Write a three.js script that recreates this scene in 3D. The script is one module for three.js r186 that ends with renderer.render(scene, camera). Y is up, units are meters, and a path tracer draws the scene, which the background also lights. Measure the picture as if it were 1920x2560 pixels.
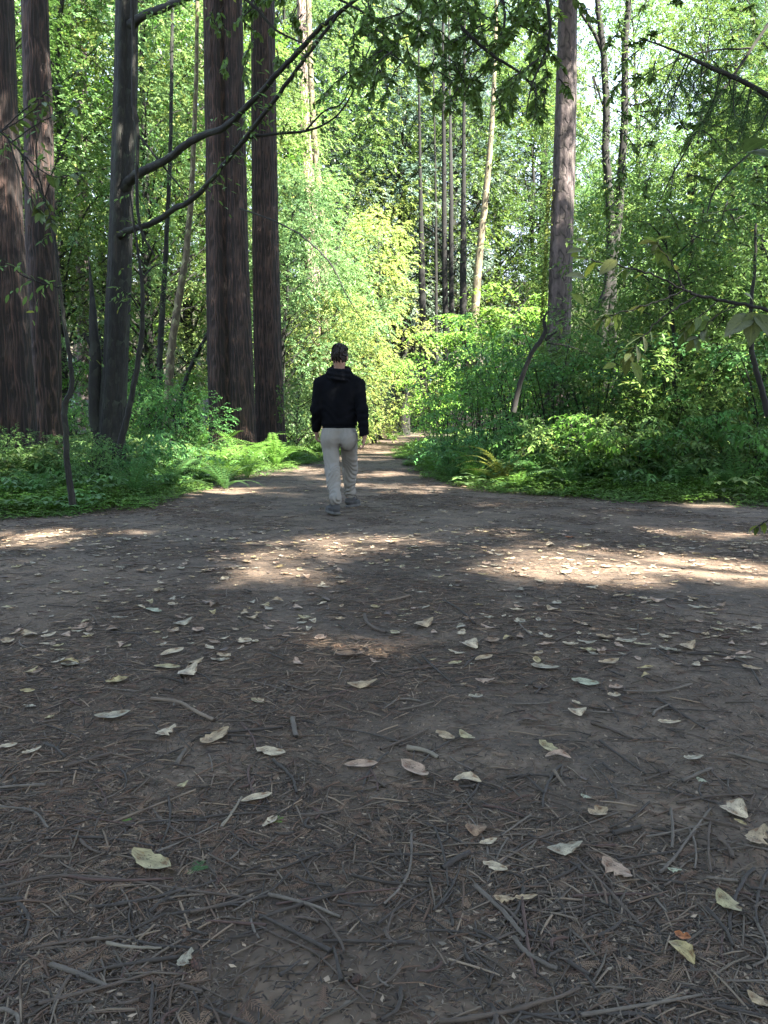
import * as THREE from 'three';
import { mergeGeometries } from 'three/addons/utils/BufferGeometryUtils.js';

// ───────────────────────── camera, sky, sun, exposure ─────────────────────────
const scene = new THREE.Scene();
const PW = 1920, PH = 2560, FOV = 65.3, EYE = 0.97, HORIZON = 1045;
const F = PH / 2 / Math.tan(THREE.MathUtils.degToRad(FOV / 2));
const PITCH = Math.atan((PH / 2 - HORIZON) / F);
const camera = new THREE.PerspectiveCamera(FOV, 0.75, 0.05, 600);
camera.position.set(0, EYE, 0);
camera.rotation.set(-PITCH, 0, 0);
const SUN = new THREE.Vector3(0.48, 0.75, 0.42).normalize();       // towards the sun
const SUN_POWER = 5, EXPOSURE = 11.4;
const skyTexture = (() => {
  const W = 256, H = 128, d = new Float32Array(W * H * 4);
  for (let j = 0; j < H; j++) for (let i = 0; i < W; i++) {
    const e = ((j + 0.5) / H - 0.5) * Math.PI, a = ((i + 0.5) / W - 0.5) * 2 * Math.PI;
    const y = Math.sin(e), x = Math.cos(e) * Math.cos(a), z = Math.cos(e) * Math.sin(a);
    const k = Math.pow(Math.max(0, y), 0.45), glow = Math.pow(Math.max(0, x * SUN.x + y * SUN.y + z * SUN.z), 12) * 0.25;
    const o = (j * W + i) * 4, c = [[0.64, 0.22], [0.68, 0.33], [0.70, 0.57]];
    for (let q = 0; q < 3; q++) d[o + q] = (c[q][0] + (c[q][1] - c[q][0]) * k) * 0.55 + glow;
    d[o + 3] = 1;
  }
  const t = new THREE.DataTexture(d, W, H, THREE.RGBAFormat, THREE.FloatType);
  t.mapping = THREE.EquirectangularReflectionMapping; t.magFilter = THREE.LinearFilter; t.needsUpdate = true;
  return t;
})();
scene.background = skyTexture; scene.environment = skyTexture;
const sun = new THREE.DirectionalLight(new THREE.Color(1, 0.94, 0.84), SUN_POWER);
sun.target.position.set(0, 0, -14); sun.position.copy(SUN).multiplyScalar(80).add(sun.target.position);
sun.castShadow = true; sun.shadow.mapSize.set(2048, 2048);
Object.assign(sun.shadow.camera, { left: -50, right: 50, top: 50, bottom: -50, near: 1, far: 220 });
scene.add(sun, sun.target);
const renderer = new THREE.WebGLRenderer({ antialias: true });
renderer.toneMapping = THREE.LinearToneMapping; renderer.toneMappingExposure = EXPOSURE;
renderer.shadowMap.enabled = true;

// ───────────────────────── helpers ─────────────────────────
const V = (x, y, z) => new THREE.Vector3(x, y, z);
const clamp = THREE.MathUtils.clamp, lerp = THREE.MathUtils.lerp, sstep = (a, b, x) => { const t = clamp((x - a) / (b - a), 0, 1); return t * t * (3 - 2 * t); };
function rng(seed) { let s = seed * 2654435761 | 0; const r = () => { s = (s + 0x6d2b79f5) | 0; let t = Math.imul(s ^ (s >>> 15), 1 | s); t = (t + Math.imul(t ^ (t >>> 7), 61 | t)) ^ t; return ((t ^ (t >>> 14)) >>> 0) / 4294967296; }; r.s = (a, b) => a + (b - a) * r(); r.g = () => (r() + r() + r() - 1.5) / 1.5; r(); r(); return r; }
const hash = (x, y, s) => { let h = Math.imul(x | 0, 374761393) + Math.imul(y | 0, 668265263) + Math.imul(s | 0, 1442695041) | 0; h = Math.imul(h ^ (h >>> 13), 1274126177); return ((h ^ (h >>> 16)) >>> 0) / 4294967296; };
function vn(x, y, s = 0, px = 0, py = 0) {                            // value noise, -1..1, with periods px, py if given
  const ix = Math.floor(x), iy = Math.floor(y), fx = x - ix, fy = y - iy, u = fx * fx * (3 - 2 * fx), v = fy * fy * (3 - 2 * fy);
  const wx = (a) => px ? ((a % px) + px) % px : a, wy = (a) => py ? ((a % py) + py) % py : a;
  const a = hash(wx(ix), wy(iy), s), b = hash(wx(ix + 1), wy(iy), s), c = hash(wx(ix), wy(iy + 1), s), d = hash(wx(ix + 1), wy(iy + 1), s);
  return (a + (b - a) * u + (c - a) * v + (a - b - c + d) * u * v) * 2 - 1;
}
const fbm = (x, y, s = 0, o = 4) => { let t = 0, a = 0.5; for (let i = 0; i < o; i++) { t += a * vn(x, y, s + i); x *= 2.03; y *= 2.03; a *= 0.5; } return t; };
const fbmT = (x, y, s, o, p, q) => { let t = 0, a = 0.5; for (let i = 0; i < o; i++) { t += a * vn(x, y, s + i, p, q); x *= 2; y *= 2; p *= 2; q *= 2; a *= 0.5; } return t; };
// a place seen at a pixel of the photograph
const CP = Math.cos(PITCH), SP = Math.sin(PITCH);
const ray = (px, py) => { const x = (px - PW / 2) / F, y = (PH / 2 - py) / F; return V(x, y * CP - SP, -y * SP - CP); };
const at = (px, py, depth) => { const d = ray(px, py); return d.multiplyScalar(depth / -d.z).add(V(0, EYE, 0)); };
const onGround = (px, py) => { const d = ray(px, py); return d.multiplyScalar(EYE / -d.y).add(V(0, EYE, 0)); };
const perPixel = (p) => { const dz = -(p.z * CP) - (p.y - EYE) * SP; return dz / F; };        // metres per pixel at a point
// names
const used = new Map();
function numbered(n) { const k = used.get(n) ?? 0; used.set(n, k + 1); return k ? n + '_' + String(k).padStart(3, '0') : n; }
const shadows = (m) => { m.castShadow = true; m.receiveShadow = true; return m; };
function tag(o, label, category, group, kind) { o.userData = {}; if (label) o.userData.label = label; if (category) o.userData.category = category; if (group) o.userData.group = group; if (kind) o.userData.kind = kind; return o; }
function thing(name, label, category, pos, turn = 0, group) { const g = new THREE.Group(); g.name = numbered(name); g.position.copy(pos); g.rotation.y = turn; scene.add(g); return tag(g, label, category, group); }
function part(name, geo, mat, parent, kind) { const m = shadows(new THREE.Mesh(geo, mat)); m.name = name; if (kind) m.userData.kind = kind; parent.add(m); return m; }
function single(name, geo, mat, label, category, group) { const m = shadows(new THREE.Mesh(geo, mat)); m.name = numbered(name); scene.add(m); return tag(m, label, category, group); }
function copyOf(o, label, group) { const c = o.clone(); c.name = numbered(o.name.replace(/_\d{3}$/, '')); c.userData = { ...o.userData }; if (label) c.userData.label = label; if (group) c.userData.group = group; scene.add(c); return c; }
// collects triangles
class MB {
  constructor() { this.p = []; this.n = []; this.u = []; this.c = []; this.i = []; }
  v(x, y, z, nx, ny, nz, u, v, c) { this.p.push(x, y, z); this.n.push(nx, ny, nz); this.u.push(u, v); this.c.push(c[0], c[1], c[2]); return this.p.length / 3 - 1; }
  get count() { return this.p.length / 3; }
  geo() {
    const g = new THREE.BufferGeometry();
    g.setAttribute('position', new THREE.Float32BufferAttribute(this.p, 3)); g.setAttribute('normal', new THREE.Float32BufferAttribute(this.n, 3));
    g.setAttribute('uv', new THREE.Float32BufferAttribute(this.u, 2)); g.setAttribute('color', new THREE.Float32BufferAttribute(this.c, 3));
    g.setIndex(this.i); return g;
  }
  // small kite leaf: base, along d, across s, facing n
  kite(b, d, s, n, len, w, c, fold = 0.18) {
    const mx = b.x + d.x * len * 0.42, my = b.y + d.y * len * 0.42, mz = b.z + d.z * len * 0.42, h = w * 0.5, k = h * fold;
    const o = this.count;
    this.v(b.x, b.y, b.z, n.x, n.y, n.z, 0.5, 0, c);
    this.v(mx + s.x * h + n.x * k, my + s.y * h + n.y * k, mz + s.z * h + n.z * k, n.x - s.x * fold, n.y - s.y * fold, n.z - s.z * fold, 1, 0.42, c);
    this.v(b.x + d.x * len - n.x * k, b.y + d.y * len - n.y * k, b.z + d.z * len - n.z * k, n.x, n.y, n.z, 0.5, 1, c);
    this.v(mx - s.x * h + n.x * k, my - s.y * h + n.y * k, mz - s.z * h + n.z * k, n.x + s.x * fold, n.y + s.y * fold, n.z + s.z * fold, 0, 0.42, c);
    this.i.push(o, o + 1, o + 2, o, o + 2, o + 3);
  }
  // an oval leaf of 8 triangles
  oval(b, d, s, n, len, w, c, droop = 0.12) {
    const o = this.count, P = (t, q, lift) => [b.x + d.x * len * t + s.x * w * q + n.x * lift, b.y + d.y * len * t + s.y * w * q + n.y * lift, b.z + d.z * len * t + s.z * w * q + n.z * lift];
    const row = [[0, 0], [0.3, 0.42], [0.68, 0.4], [1, 0]];
    const dl = (t) => -droop * len * t * t;
    const add = (t, q, e) => { const p = P(t, q, dl(t) + e * w); return this.v(p[0], p[1], p[2], n.x - s.x * q * 0.5, n.y - s.y * q * 0.5, n.z - s.z * q * 0.5, 0.5 + q, t, c); };
    add(0, 0, 0); add(0.3, 0.42, 0.1); add(0.3, 0, 0); add(0.3, -0.42, 0.1); add(0.68, 0.4, 0.1); add(0.68, 0, 0); add(0.68, -0.4, 0.1); add(1, 0, 0);
    this.i.push(o, o + 1, o + 2, o, o + 2, o + 3, o + 1, o + 4, o + 5, o + 1, o + 5, o + 2, o + 2, o + 5, o + 6, o + 2, o + 6, o + 3, o + 4, o + 7, o + 5, o + 5, o + 7, o + 6);
  }
  tube(pts, radii, sides, c, lump) {
    const o = this.count; let len = 0; const up = V(0.31, 0.2, 0.93).normalize();
    for (let k = 0; k < pts.length; k++) {
      const p = pts[k], t = pts[Math.min(k + 1, pts.length - 1)].clone().sub(pts[Math.max(k - 1, 0)]).normalize();
      const a = V(0, 0, 0).crossVectors(t, up).normalize(), b = V(0, 0, 0).crossVectors(t, a).normalize();
      if (k) len += p.distanceTo(pts[k - 1]);
      for (let j = 0; j <= sides; j++) {
        const w = j / sides * Math.PI * 2, r = radii[k] * (lump ? lump(len, j % sides / sides) : 1), ca = Math.cos(w), sa = Math.sin(w);
        const nx = a.x * ca + b.x * sa, ny = a.y * ca + b.y * sa, nz = a.z * ca + b.z * sa;
        this.v(p.x + nx * r, p.y + ny * r, p.z + nz * r, nx, ny, nz, j / sides * 2 * Math.PI * radii[0], len, c);
      }
    }
    for (let k = 0; k < pts.length - 1; k++) for (let j = 0; j < sides; j++) { const q = o + k * (sides + 1) + j; this.i.push(q, q + 1, q + sides + 1, q + 1, q + sides + 2, q + sides + 1); }
    for (const e of [0, pts.length - 1]) { const q = this.v(pts[e].x, pts[e].y, pts[e].z, 0, 1, 0, 0, 0, c), r0 = o + e * (sides + 1); for (let j = 0; j < sides; j++) e ? this.i.push(r0 + j, r0 + j + 1, q) : this.i.push(r0 + j + 1, r0 + j, q); }
  }
}
const smooth = (pts, n, seed = 0, amp = 0) => { const r = rng(seed + 7); const c = new THREE.CatmullRomCurve3(pts).getPoints(n); if (amp) for (let i = 1; i < c.length - 1; i++) c[i].add(V(r.g() * amp, r.g() * amp, r.g() * amp)); return c; };

// ───────────────────────── textures ─────────────────────────
function dataTex(w, h, fn, srgb, rx = 1, ry = 1) {
  const d = new Uint8Array(w * h * 4);
  for (let y = 0; y < h; y++) for (let x = 0; x < w; x++) { const c = fn(x / w, y / h), o = (y * w + x) * 4; for (let k = 0; k < 3; k++) d[o + k] = clamp(Math.round((srgb ? Math.pow(clamp(c[k], 0, 1), 1 / 2.2) : c[k]) * 255), 0, 255); d[o + 3] = 255; }
  const t = new THREE.DataTexture(d, w, h); t.wrapS = t.wrapT = THREE.RepeatWrapping; t.magFilter = THREE.LinearFilter; if (srgb) t.colorSpace = THREE.SRGBColorSpace; t.repeat.set(rx, ry); t.needsUpdate = true; return t;
}
const mix3 = (a, b, t) => [lerp(a[0], b[0], t), lerp(a[1], b[1], t), lerp(a[2], b[2], t)];
function barkMaps(kind) {
  const W = 512, H = 512, h = new Float32Array(W * H);
  for (let y = 0; y < H; y++) for (let x = 0; x < W; x++) {
    const u = x / W, v = y / H; let q;
    if (kind === 'redwood') {
      const w = fbmT(u * 4, v * 2, 11, 3, 4, 2) * 0.035, a = u + w;
      q = Math.pow(0.55 * (1 - Math.abs(vn(a * 16, v * 2 + 0.5 * vn(u * 8, v * 2, 13, 8, 2), 3, 16, 2))) + 0.35 * (1 - Math.abs(vn(a * 38, v * 3, 4, 38, 3))) + 0.12, 1.9) * 1.25 + 0.14 * vn(a * 100, v * 7, 5, 100, 7) - 0.3 * sstep(0.45, 0.8, vn(a * 20, v * 9, 15, 20, 9));
      q = sstep(0.3, 1.05, q) * 0.85 + 0.15 * q;
    } else if (kind === 'furrow') {
      const w = fbmT(u * 6, v * 6, 21, 3, 6, 6) * 0.10, a = u + w, b = v + fbmT(u * 5, v * 5, 25, 2, 5, 5) * 0.12;
      q = 0.8 - Math.pow(1 - Math.abs(vn(a * 22, b * 3, 7, 22, 3)), 3) * 0.8 + 0.25 * fbmT(a * 30, b * 20, 8, 3, 30, 20);
    } else q = 0.5 + 0.35 * fbmT(u * 10, v * 5, 31, 4, 10, 5) + 0.2 * vn(u * 50, v * 12, 33, 50, 12);
    h[y * W + x] = q;
  }
  const g = (u, v) => h[Math.min(H - 1, v * H | 0) * W + Math.min(W - 1, u * W | 0)];
  const col = {
    redwood: (u, v) => { const q = g(u, v), m = fbmT(u * 5, v * 3, 41, 4, 5, 3); return mix3(mix3([0.016, 0.010, 0.008], [0.15, 0.094, 0.074], clamp(q * 1.0, 0, 1)), [0.13, 0.105, 0.092], clamp(m * 1.0, 0, 0.35) * clamp(q * 1.5, 0, 1)); },
    furrow: (u, v) => { const q = g(u, v), m = fbmT(u * 5, v * 5, 43, 4, 5, 5); return mix3(mix3([0.06, 0.052, 0.048], [0.30, 0.255, 0.245], clamp(q, 0, 1)), [0.15, 0.16, 0.11], clamp(m, 0, 0.4)); },
    smooth: (u, v) => { const q = g(u, v), m = fbmT(u * 6, v * 4, 45, 4, 6, 4), l = fbmT(u * 9, v * 7, 47, 3, 9, 7); return mix3(mix3([0.045, 0.04, 0.035], [0.13, 0.115, 0.095], clamp(q, 0, 1)), l > 0.1 ? [0.24, 0.29, 0.19] : [0.025, 0.024, 0.018], clamp(Math.abs(m) * 1.9, 0, 0.85)); },
  }[kind];
  return { map: dataTex(W, H, col, true), bumpMap: dataTex(W, H, (u, v) => { const q = g(u, v); return [q, q, q]; }, false) };
}
const barkRed = barkMaps('redwood'), barkFur = barkMaps('furrow'), barkSmo = barkMaps('smooth');
const barkMat = (maps, color, bump, name) => { const m = new THREE.MeshStandardMaterial({ ...maps, color: new THREE.Color().setRGB(...color), bumpScale: bump, roughness: 0.92, vertexColors: true }); m.name = name; return m; };
const M = {
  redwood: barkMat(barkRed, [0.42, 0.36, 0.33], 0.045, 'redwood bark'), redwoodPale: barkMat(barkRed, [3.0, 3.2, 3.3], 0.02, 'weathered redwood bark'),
  fir: barkMat(barkFur, [0.4, 0.365, 0.365], 0.011, 'furrowed bark'), oak: barkMat(barkSmo, [0.12, 0.125, 0.112], 0.025, 'mottled bark'), oakDark: barkMat(barkSmo, [0.12, 0.115, 0.108], 0.008, 'dark bark'),
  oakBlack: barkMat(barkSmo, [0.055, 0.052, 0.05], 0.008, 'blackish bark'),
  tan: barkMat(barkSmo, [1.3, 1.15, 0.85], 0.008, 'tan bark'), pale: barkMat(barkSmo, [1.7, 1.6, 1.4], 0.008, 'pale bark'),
};
const leafMat = (name, r, g, b, through = 0.42, coat = 0.35, cr = 0.38) => { const m = new THREE.MeshPhysicalMaterial({ color: new THREE.Color().setRGB(r, g, b), roughness: 1, specularIntensity: 0.15, transmission: through, thickness: 0, clearcoat: coat, clearcoatRoughness: cr, side: THREE.DoubleSide, vertexColors: true }); m.name = name; return m; };
Object.assign(M, {
  leafTan: leafMat('tanoak leaf', 0.105, 0.18, 0.042, 0.42, 0.16, 0.4), leafBay: leafMat('bay leaf', 0.16, 0.245, 0.075, 0.42, 0.5, 0.3), leafMaple: leafMat('maple leaf', 0.15, 0.29, 0.045, 0.5, 0.15, 0.5),
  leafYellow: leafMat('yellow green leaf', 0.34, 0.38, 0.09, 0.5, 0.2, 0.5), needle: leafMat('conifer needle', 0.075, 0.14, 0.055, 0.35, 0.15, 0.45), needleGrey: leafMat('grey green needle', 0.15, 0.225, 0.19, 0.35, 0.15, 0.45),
  leafShrub: leafMat('shrub leaf', 0.088, 0.2, 0.045, 0.45, 0.14, 0.42), fern: leafMat('fern frond', 0.1, 0.22, 0.03, 0.5, 0.06, 0.45), sorrel: leafMat('sorrel leaf', 0.10, 0.225, 0.025, 0.5, 0.04, 0.5),
  twigWood: new THREE.MeshStandardMaterial({ color: 0xffffff, roughness: 0.95, vertexColors: true }),
});
M.twigWood.name = 'twig wood';

// ───────────────────────── trail outline and ground ─────────────────────────
const trailPx = {
  left: [[0, 1302], [150, 1292], [330, 1277], [470, 1237], [620, 1197], [760, 1169], [850, 1137], [915, 1110], [955, 1096], [990, 1085]],
  right: [[1075, 1085], [1045, 1098], [1000, 1116], [985, 1140], [1010, 1167], [1080, 1197], [1200, 1227], [1440, 1249], [1700, 1264], [1920, 1270]],
};
const trail = [...trailPx.left, ...trailPx.right].map(([x, y]) => { const p = onGround(x, y); return [p.x, p.z]; });
trail.push([9, -8.3], [9, 4], [-9, 4], [-9, -6.8]);
function trailDistance(x, z) {                                        // metres outside the bare trail (negative inside)
  let d = 1e9, inside = false;
  for (let i = 0, j = trail.length - 1; i < trail.length; j = i++) {
    const [ax, az] = trail[i], [bx, bz] = trail[j], ex = bx - ax, ez = bz - az, t = clamp(((x - ax) * ex + (z - az) * ez) / (ex * ex + ez * ez), 0, 1);
    d = Math.min(d, Math.hypot(x - ax - ex * t, z - az - ez * t));
    if ((az > z) !== (bz > z) && x < (bx - ax) * (z - az) / (bz - az) + ax) inside = !inside;
  }
  return (inside ? -d : d) + fbm(x * 1.3, z * 1.3, 70, 3) * 0.28;
}
const relief = (x, z) => 0.004 + 0.005 * vn(x * 2.1, z * 2.1, 65) + 0.0025 * vn(x * 4.3, z * 4.3, 66);
const hill = (z) => 20 * sstep(45, 120, -z);
const heightAt = (x, z, d = trailDistance(x, z)) => fbm(x * 0.7, z * 0.7, 51, 3) * 0.035 * sstep(2, 9, Math.hypot(x, z)) + sstep(0, 2.5, d) * (0.1 + 0.12 * fbm(x * 0.3, z * 0.3, 55, 2)) + hill(z);
const soilMaps = (() => {
  const n = 1024, cv = document.createElement('canvas'); cv.width = cv.height = n; const c = cv.getContext('2d');
  const hv = document.createElement('canvas'); hv.width = hv.height = n; const b = hv.getContext('2d'); const r = rng(77);
  const base = c.createImageData(n, n), hb = b.createImageData(n, n);
  for (let y = 0; y < n; y++) for (let x = 0; x < n; x++) {
    const u = x / n, v = y / n, o = (y * n + x) * 4, f = fbmT(u * 9, v * 9, 81, 6, 9, 9), g = fbmT(u * 60, v * 60, 86, 3, 60, 60);
    const k = 0.5 + f * 0.5 + g * 0.35, s = [97, 89, 81];
    for (let q = 0; q < 3; q++) { base.data[o + q] = clamp(s[q] * (0.62 + 0.62 * k), 0, 255); hb.data[o + q] = clamp(110 + f * 90 + g * 110, 0, 255); }
    base.data[o + 3] = hb.data[o + 3] = 255;
  }
  c.putImageData(base, 0, 0); b.putImageData(hb, 0, 0);
  const tones = ['#2d2722', '#3a302a', '#4a3c33', '#574a40', '#6b5e52', '#7a6c5c', '#5a4536', '#2a2522'];
  for (let i = 0; i < 8000; i++) {
    const x = r() * n, y = r() * n, a = r() * 6.283, l = r.s(4, 17), w = r.s(0.7, 2.1), t = r(), bend = r.g() * 4;
    for (const dx of [0, x > n - 20 ? -n : x < 20 ? n : 0]) for (const dy of [0, y > n - 20 ? -n : y < 20 ? n : 0]) {
      for (const [k, tone] of [[c, tones[i % 8]], [b, `rgb(${170 + t * 80 | 0},${170 + t * 80 | 0},${170 + t * 80 | 0})`]]) {
        k.strokeStyle = tone; k.globalAlpha = k === c ? 0.75 : 1; k.lineWidth = w; k.beginPath(); k.moveTo(x + dx, y + dy); k.quadraticCurveTo(x + dx + Math.cos(a) * l / 2 - Math.sin(a) * bend, y + dy + Math.sin(a) * l / 2 + Math.cos(a) * bend, x + dx + Math.cos(a) * l, y + dy + Math.sin(a) * l); k.stroke();
      }
    }
  }
  const m = new THREE.CanvasTexture(cv), h = new THREE.CanvasTexture(hv);
  m.colorSpace = THREE.SRGBColorSpace; for (const t of [m, h]) { t.wrapS = t.wrapT = THREE.RepeatWrapping; t.repeat.set(1 / 1.3, 1 / 1.3); }
  return { map: m, bumpMap: h };
})();
M.path = new THREE.MeshStandardMaterial({ ...soilMaps, color: new THREE.Color().setRGB(0.86, 0.71, 0.555), bumpScale: 0.006, roughness: 0.95, vertexColors: true }); M.path.name = 'trodden soil';
M.soil = new THREE.MeshStandardMaterial({ ...soilMaps, color: new THREE.Color().setRGB(0.45, 0.47, 0.30), bumpScale: 0.008, roughness: 1, vertexColors: true }); M.soil.name = 'forest soil';
function sheet(xs, zs, y, keep, color) {
  const mb = new MB(), id = new Int32Array(xs.length * zs.length);
  xs.forEach((x, i) => zs.forEach((z, j) => { const k = color(x, z); id[i * zs.length + j] = mb.v(x, y(x, z), z, 0, 1, 0, x, z, k); }));
  for (let i = 0; i < xs.length - 1; i++) for (let j = 0; j < zs.length - 1; j++) {
    if (keep && !keep((xs[i] + xs[i + 1]) / 2, (zs[j] + zs[j + 1]) / 2)) continue;
    const a = id[i * zs.length + j], b = id[(i + 1) * zs.length + j], c = a + 1, d = b + 1; mb.i.push(a, b, d, a, d, c);      // zs increases
  }
  const g = mb.geo(), up = g.index.array; g.computeVertexNormals();
  if (g.attributes.normal.getY(mb.i[0]) < 0) { for (let i = 0; i < up.length; i += 3) { const t = up[i]; up[i] = up[i + 1]; up[i + 1] = t; } g.computeVertexNormals(); }
  return g;
}
const spaced = (lo, hi, n0, n1, step, wide) => { const a = []; for (let t = n0; t <= n1 + 1e-9; t += step) a.push(t); let s = step; for (let t = n1 + s; t < hi; s *= wide, t += s) a.push(t); s = step; for (let t = n0 - s; t > lo; s *= wide, t -= s) a.unshift(t); return a; };
{
  const g = sheet(spaced(-220, 220, -12, 12, 0.25, 1.12), spaced(-260, 60, -30, 4, 0.3, 1.12), (x, z) => { const d = trailDistance(x, z); return heightAt(x, z, d) - 0.06 * sstep(0.1, -0.5, d); }, null,
    (x, z) => { const k = 0.85 + fbm(x * 0.8, z * 0.8, 61) * 0.5; return [k, k, k]; });
  const m = shadows(new THREE.Mesh(g, M.soil)); m.name = 'ground'; scene.add(tag(m, 'dark leafy forest floor under the trees and ferns', 'forest floor', null, 'structure'));
  const xs = [], zs = []; for (let x = -9; x <= 9; x += 0.075) xs.push(x); for (let z = -15; z <= 1.5; z += 0.075) zs.push(z); for (let z = -15.4; z > -46; z -= 0.4) zs.unshift(z);
  const p = sheet(xs, zs, (x, z) => heightAt(x, z) + relief(x, z), (x, z) => trailDistance(x, z) < 0.06,
    (x, z) => { const w = fbm(x * 1.4, z * 1.4, 63, 4), k = 0.9 + w * 0.45, q = fbm(x * 0.5 + 9, z * 0.5, 67, 2); return [k * (1 + q * 0.08), k, k * (1 - q * 0.08)]; });
  const t = shadows(new THREE.Mesh(p, M.path)); t.name = 'dirt_path'; scene.add(tag(t, 'trodden dirt clearing narrowing into a trail through the woods', 'dirt path', null, 'structure'));
}

// ───────────────────────── foliage builders ─────────────────────────
const jitter = (r, v, k) => v.clone().add(V(r.g() * k, r.g() * k, r.g() * k)).normalize();
function leafFrame(r, d, upness = 0.75) {                             // across and facing vectors for a leaf along d
  let n = V(r.g() * (1 - upness) * 1.6, upness, r.g() * (1 - upness) * 1.6); n.addScaledVector(d, -n.dot(d)); if (n.lengthSq() < 1e-4) n.set(1, 0, 0); n.normalize();
  return [V(0, 0, 0).crossVectors(d, n).normalize(), n];
}
// a leafy twig: leaves alternate along a drooping stem
function spray(mb, r, p, dir, len, count, leaf, width, tint, big, upness = 0.75) {
  const side = V(0, 0, 0).crossVectors(dir, V(0, 1, 0)); if (side.lengthSq() < 1e-3) side.set(1, 0, 0); side.normalize();
  for (let i = 0; i < count; i++) {
    const t = (i + 0.5) / count, b = V(p.x + dir.x * len * t, p.y + dir.y * len * t - len * t * t * 0.25, p.z + dir.z * len * t);
    const d = dir.clone().multiplyScalar(0.45).addScaledVector(side, (i % 2 ? 1 : -1) * r.s(0.2, 0.9)).add(V(r.g() * 0.85, r.g() * 0.8 - 0.2, r.g() * 0.85)).normalize();
    const [s, n] = leafFrame(r, d, upness), k = r.s(0.72, 1.3), y = r() < 0.04 ? 1.8 : 1, c = [tint[0] * k * y, tint[1] * k * (y > 1 ? 1.25 : 1), tint[2] * k], L = leaf * r.s(0.7, 1.2);
    if (big) mb.oval(b, d, s, n, L, width * L, c, r.s(0.05, 0.25)); else mb.kite(b, d, s, n, L, width * L, c);
  }
}
const clumpTint = (r) => { const k = r.s(0.72, 1.25), w = r.g() * 0.14; return [k * (1 + w), k, k * (1 - w)]; };
// a broad-leaved tree: trunk with limbs, and a crown of leafy twigs gathered in clumps
function broadTree({ seed, H, R, base, clumps, sprays, leaf, width, trunkR, perSpray = 9, lean = 0.5, upness = 0.72, size = [0.5, 1.0], profile, wild = 0.2 }) {
  const r = rng(seed), wood = new MB(), crown = new MB(), one = [1, 1, 1];
  const pts = []; for (let k = 0; k <= 10; k++) { const t = k / 10; pts.push(V(r.g() * 0.12 * t * H * 0.12 + lean * t * t, t * H * 0.93 - (k ? 0 : 0.3), r.g() * 0.12 * t * H * 0.12)); }
  const rad = pts.map((_, k) => trunkR * Math.pow(1 - k / 10 * 0.93, 0.9) * (k ? 1 : 1.35)), line = smooth(pts, 20), rads = line.map((_, k) => { const f = k / 20 * 10, i = Math.min(9, Math.floor(f)); return lerp(rad[i], rad[i + 1], f - i); });
  wood.tube(line, rads, 9, one);
  const along = (h) => { const f = clamp(h / (H * 0.93), 0, 1) * 20, i = Math.min(19, Math.floor(f)); return line[i].clone().lerp(line[i + 1], f - i); };
  for (let k = 0; k < clumps; k++) {
    const t = Math.pow((k + r()) / clumps, 0.92), h = base + (H - base) * t, prof = profile ? profile(t) : Math.pow(Math.sin(Math.PI * clamp(0.12 + t * 0.86, 0, 1)), 0.7);
    const a = k * 2.39996 + r.g() * 0.8, q = R * prof * (0.3 + 0.7 * Math.sqrt(r())) * (1 + wild * r.g()), c = along(h).add(V(Math.cos(a) * q, 0, Math.sin(a) * q));
    const rc = r.s(size[0], size[1]) * (0.75 + 0.35 * prof), from = along(Math.max(base * 0.6, h - q * r.s(0.3, 0.9))), tint = clumpTint(r);
    const mid = from.clone().lerp(c, 0.5).add(V(r.g() * 0.2, r.s(-0.1, 0.25) * q, r.g() * 0.2)), lr = Math.max(0.012, trunkR * 0.28 * (1 - t * 0.6));
    const limb = smooth([from, mid, c], 5); wood.tube(limb, limb.map((_, i) => lr * (1 - i / 6)), 5, one);
    const n = Math.round(sprays * rc * rc / 0.56);
    for (let i = 0; i < n; i++) {
      const o = V(r.g(), r.g(), r.g()); if (o.lengthSq() < 1e-3) continue; const d0 = o.clone().normalize(), rr = rc * Math.pow(r(), 0.45);
      const p = c.clone().add(V(d0.x * rr * 1.15, d0.y * rr * 0.7, d0.z * rr * 1.15)), out = V(Math.cos(a), 0, Math.sin(a));
      const dir = d0.multiplyScalar(0.7).addScaledVector(out, 0.5).add(V(0, -0.15, 0)).normalize();
      spray(crown, r, p, dir, leaf * r.s(1.6, 3.2), perSpray, leaf, width, tint, false, upness);
    }
  }
  return { wood: wood.geo(), crown: crown.geo() };
}
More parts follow.
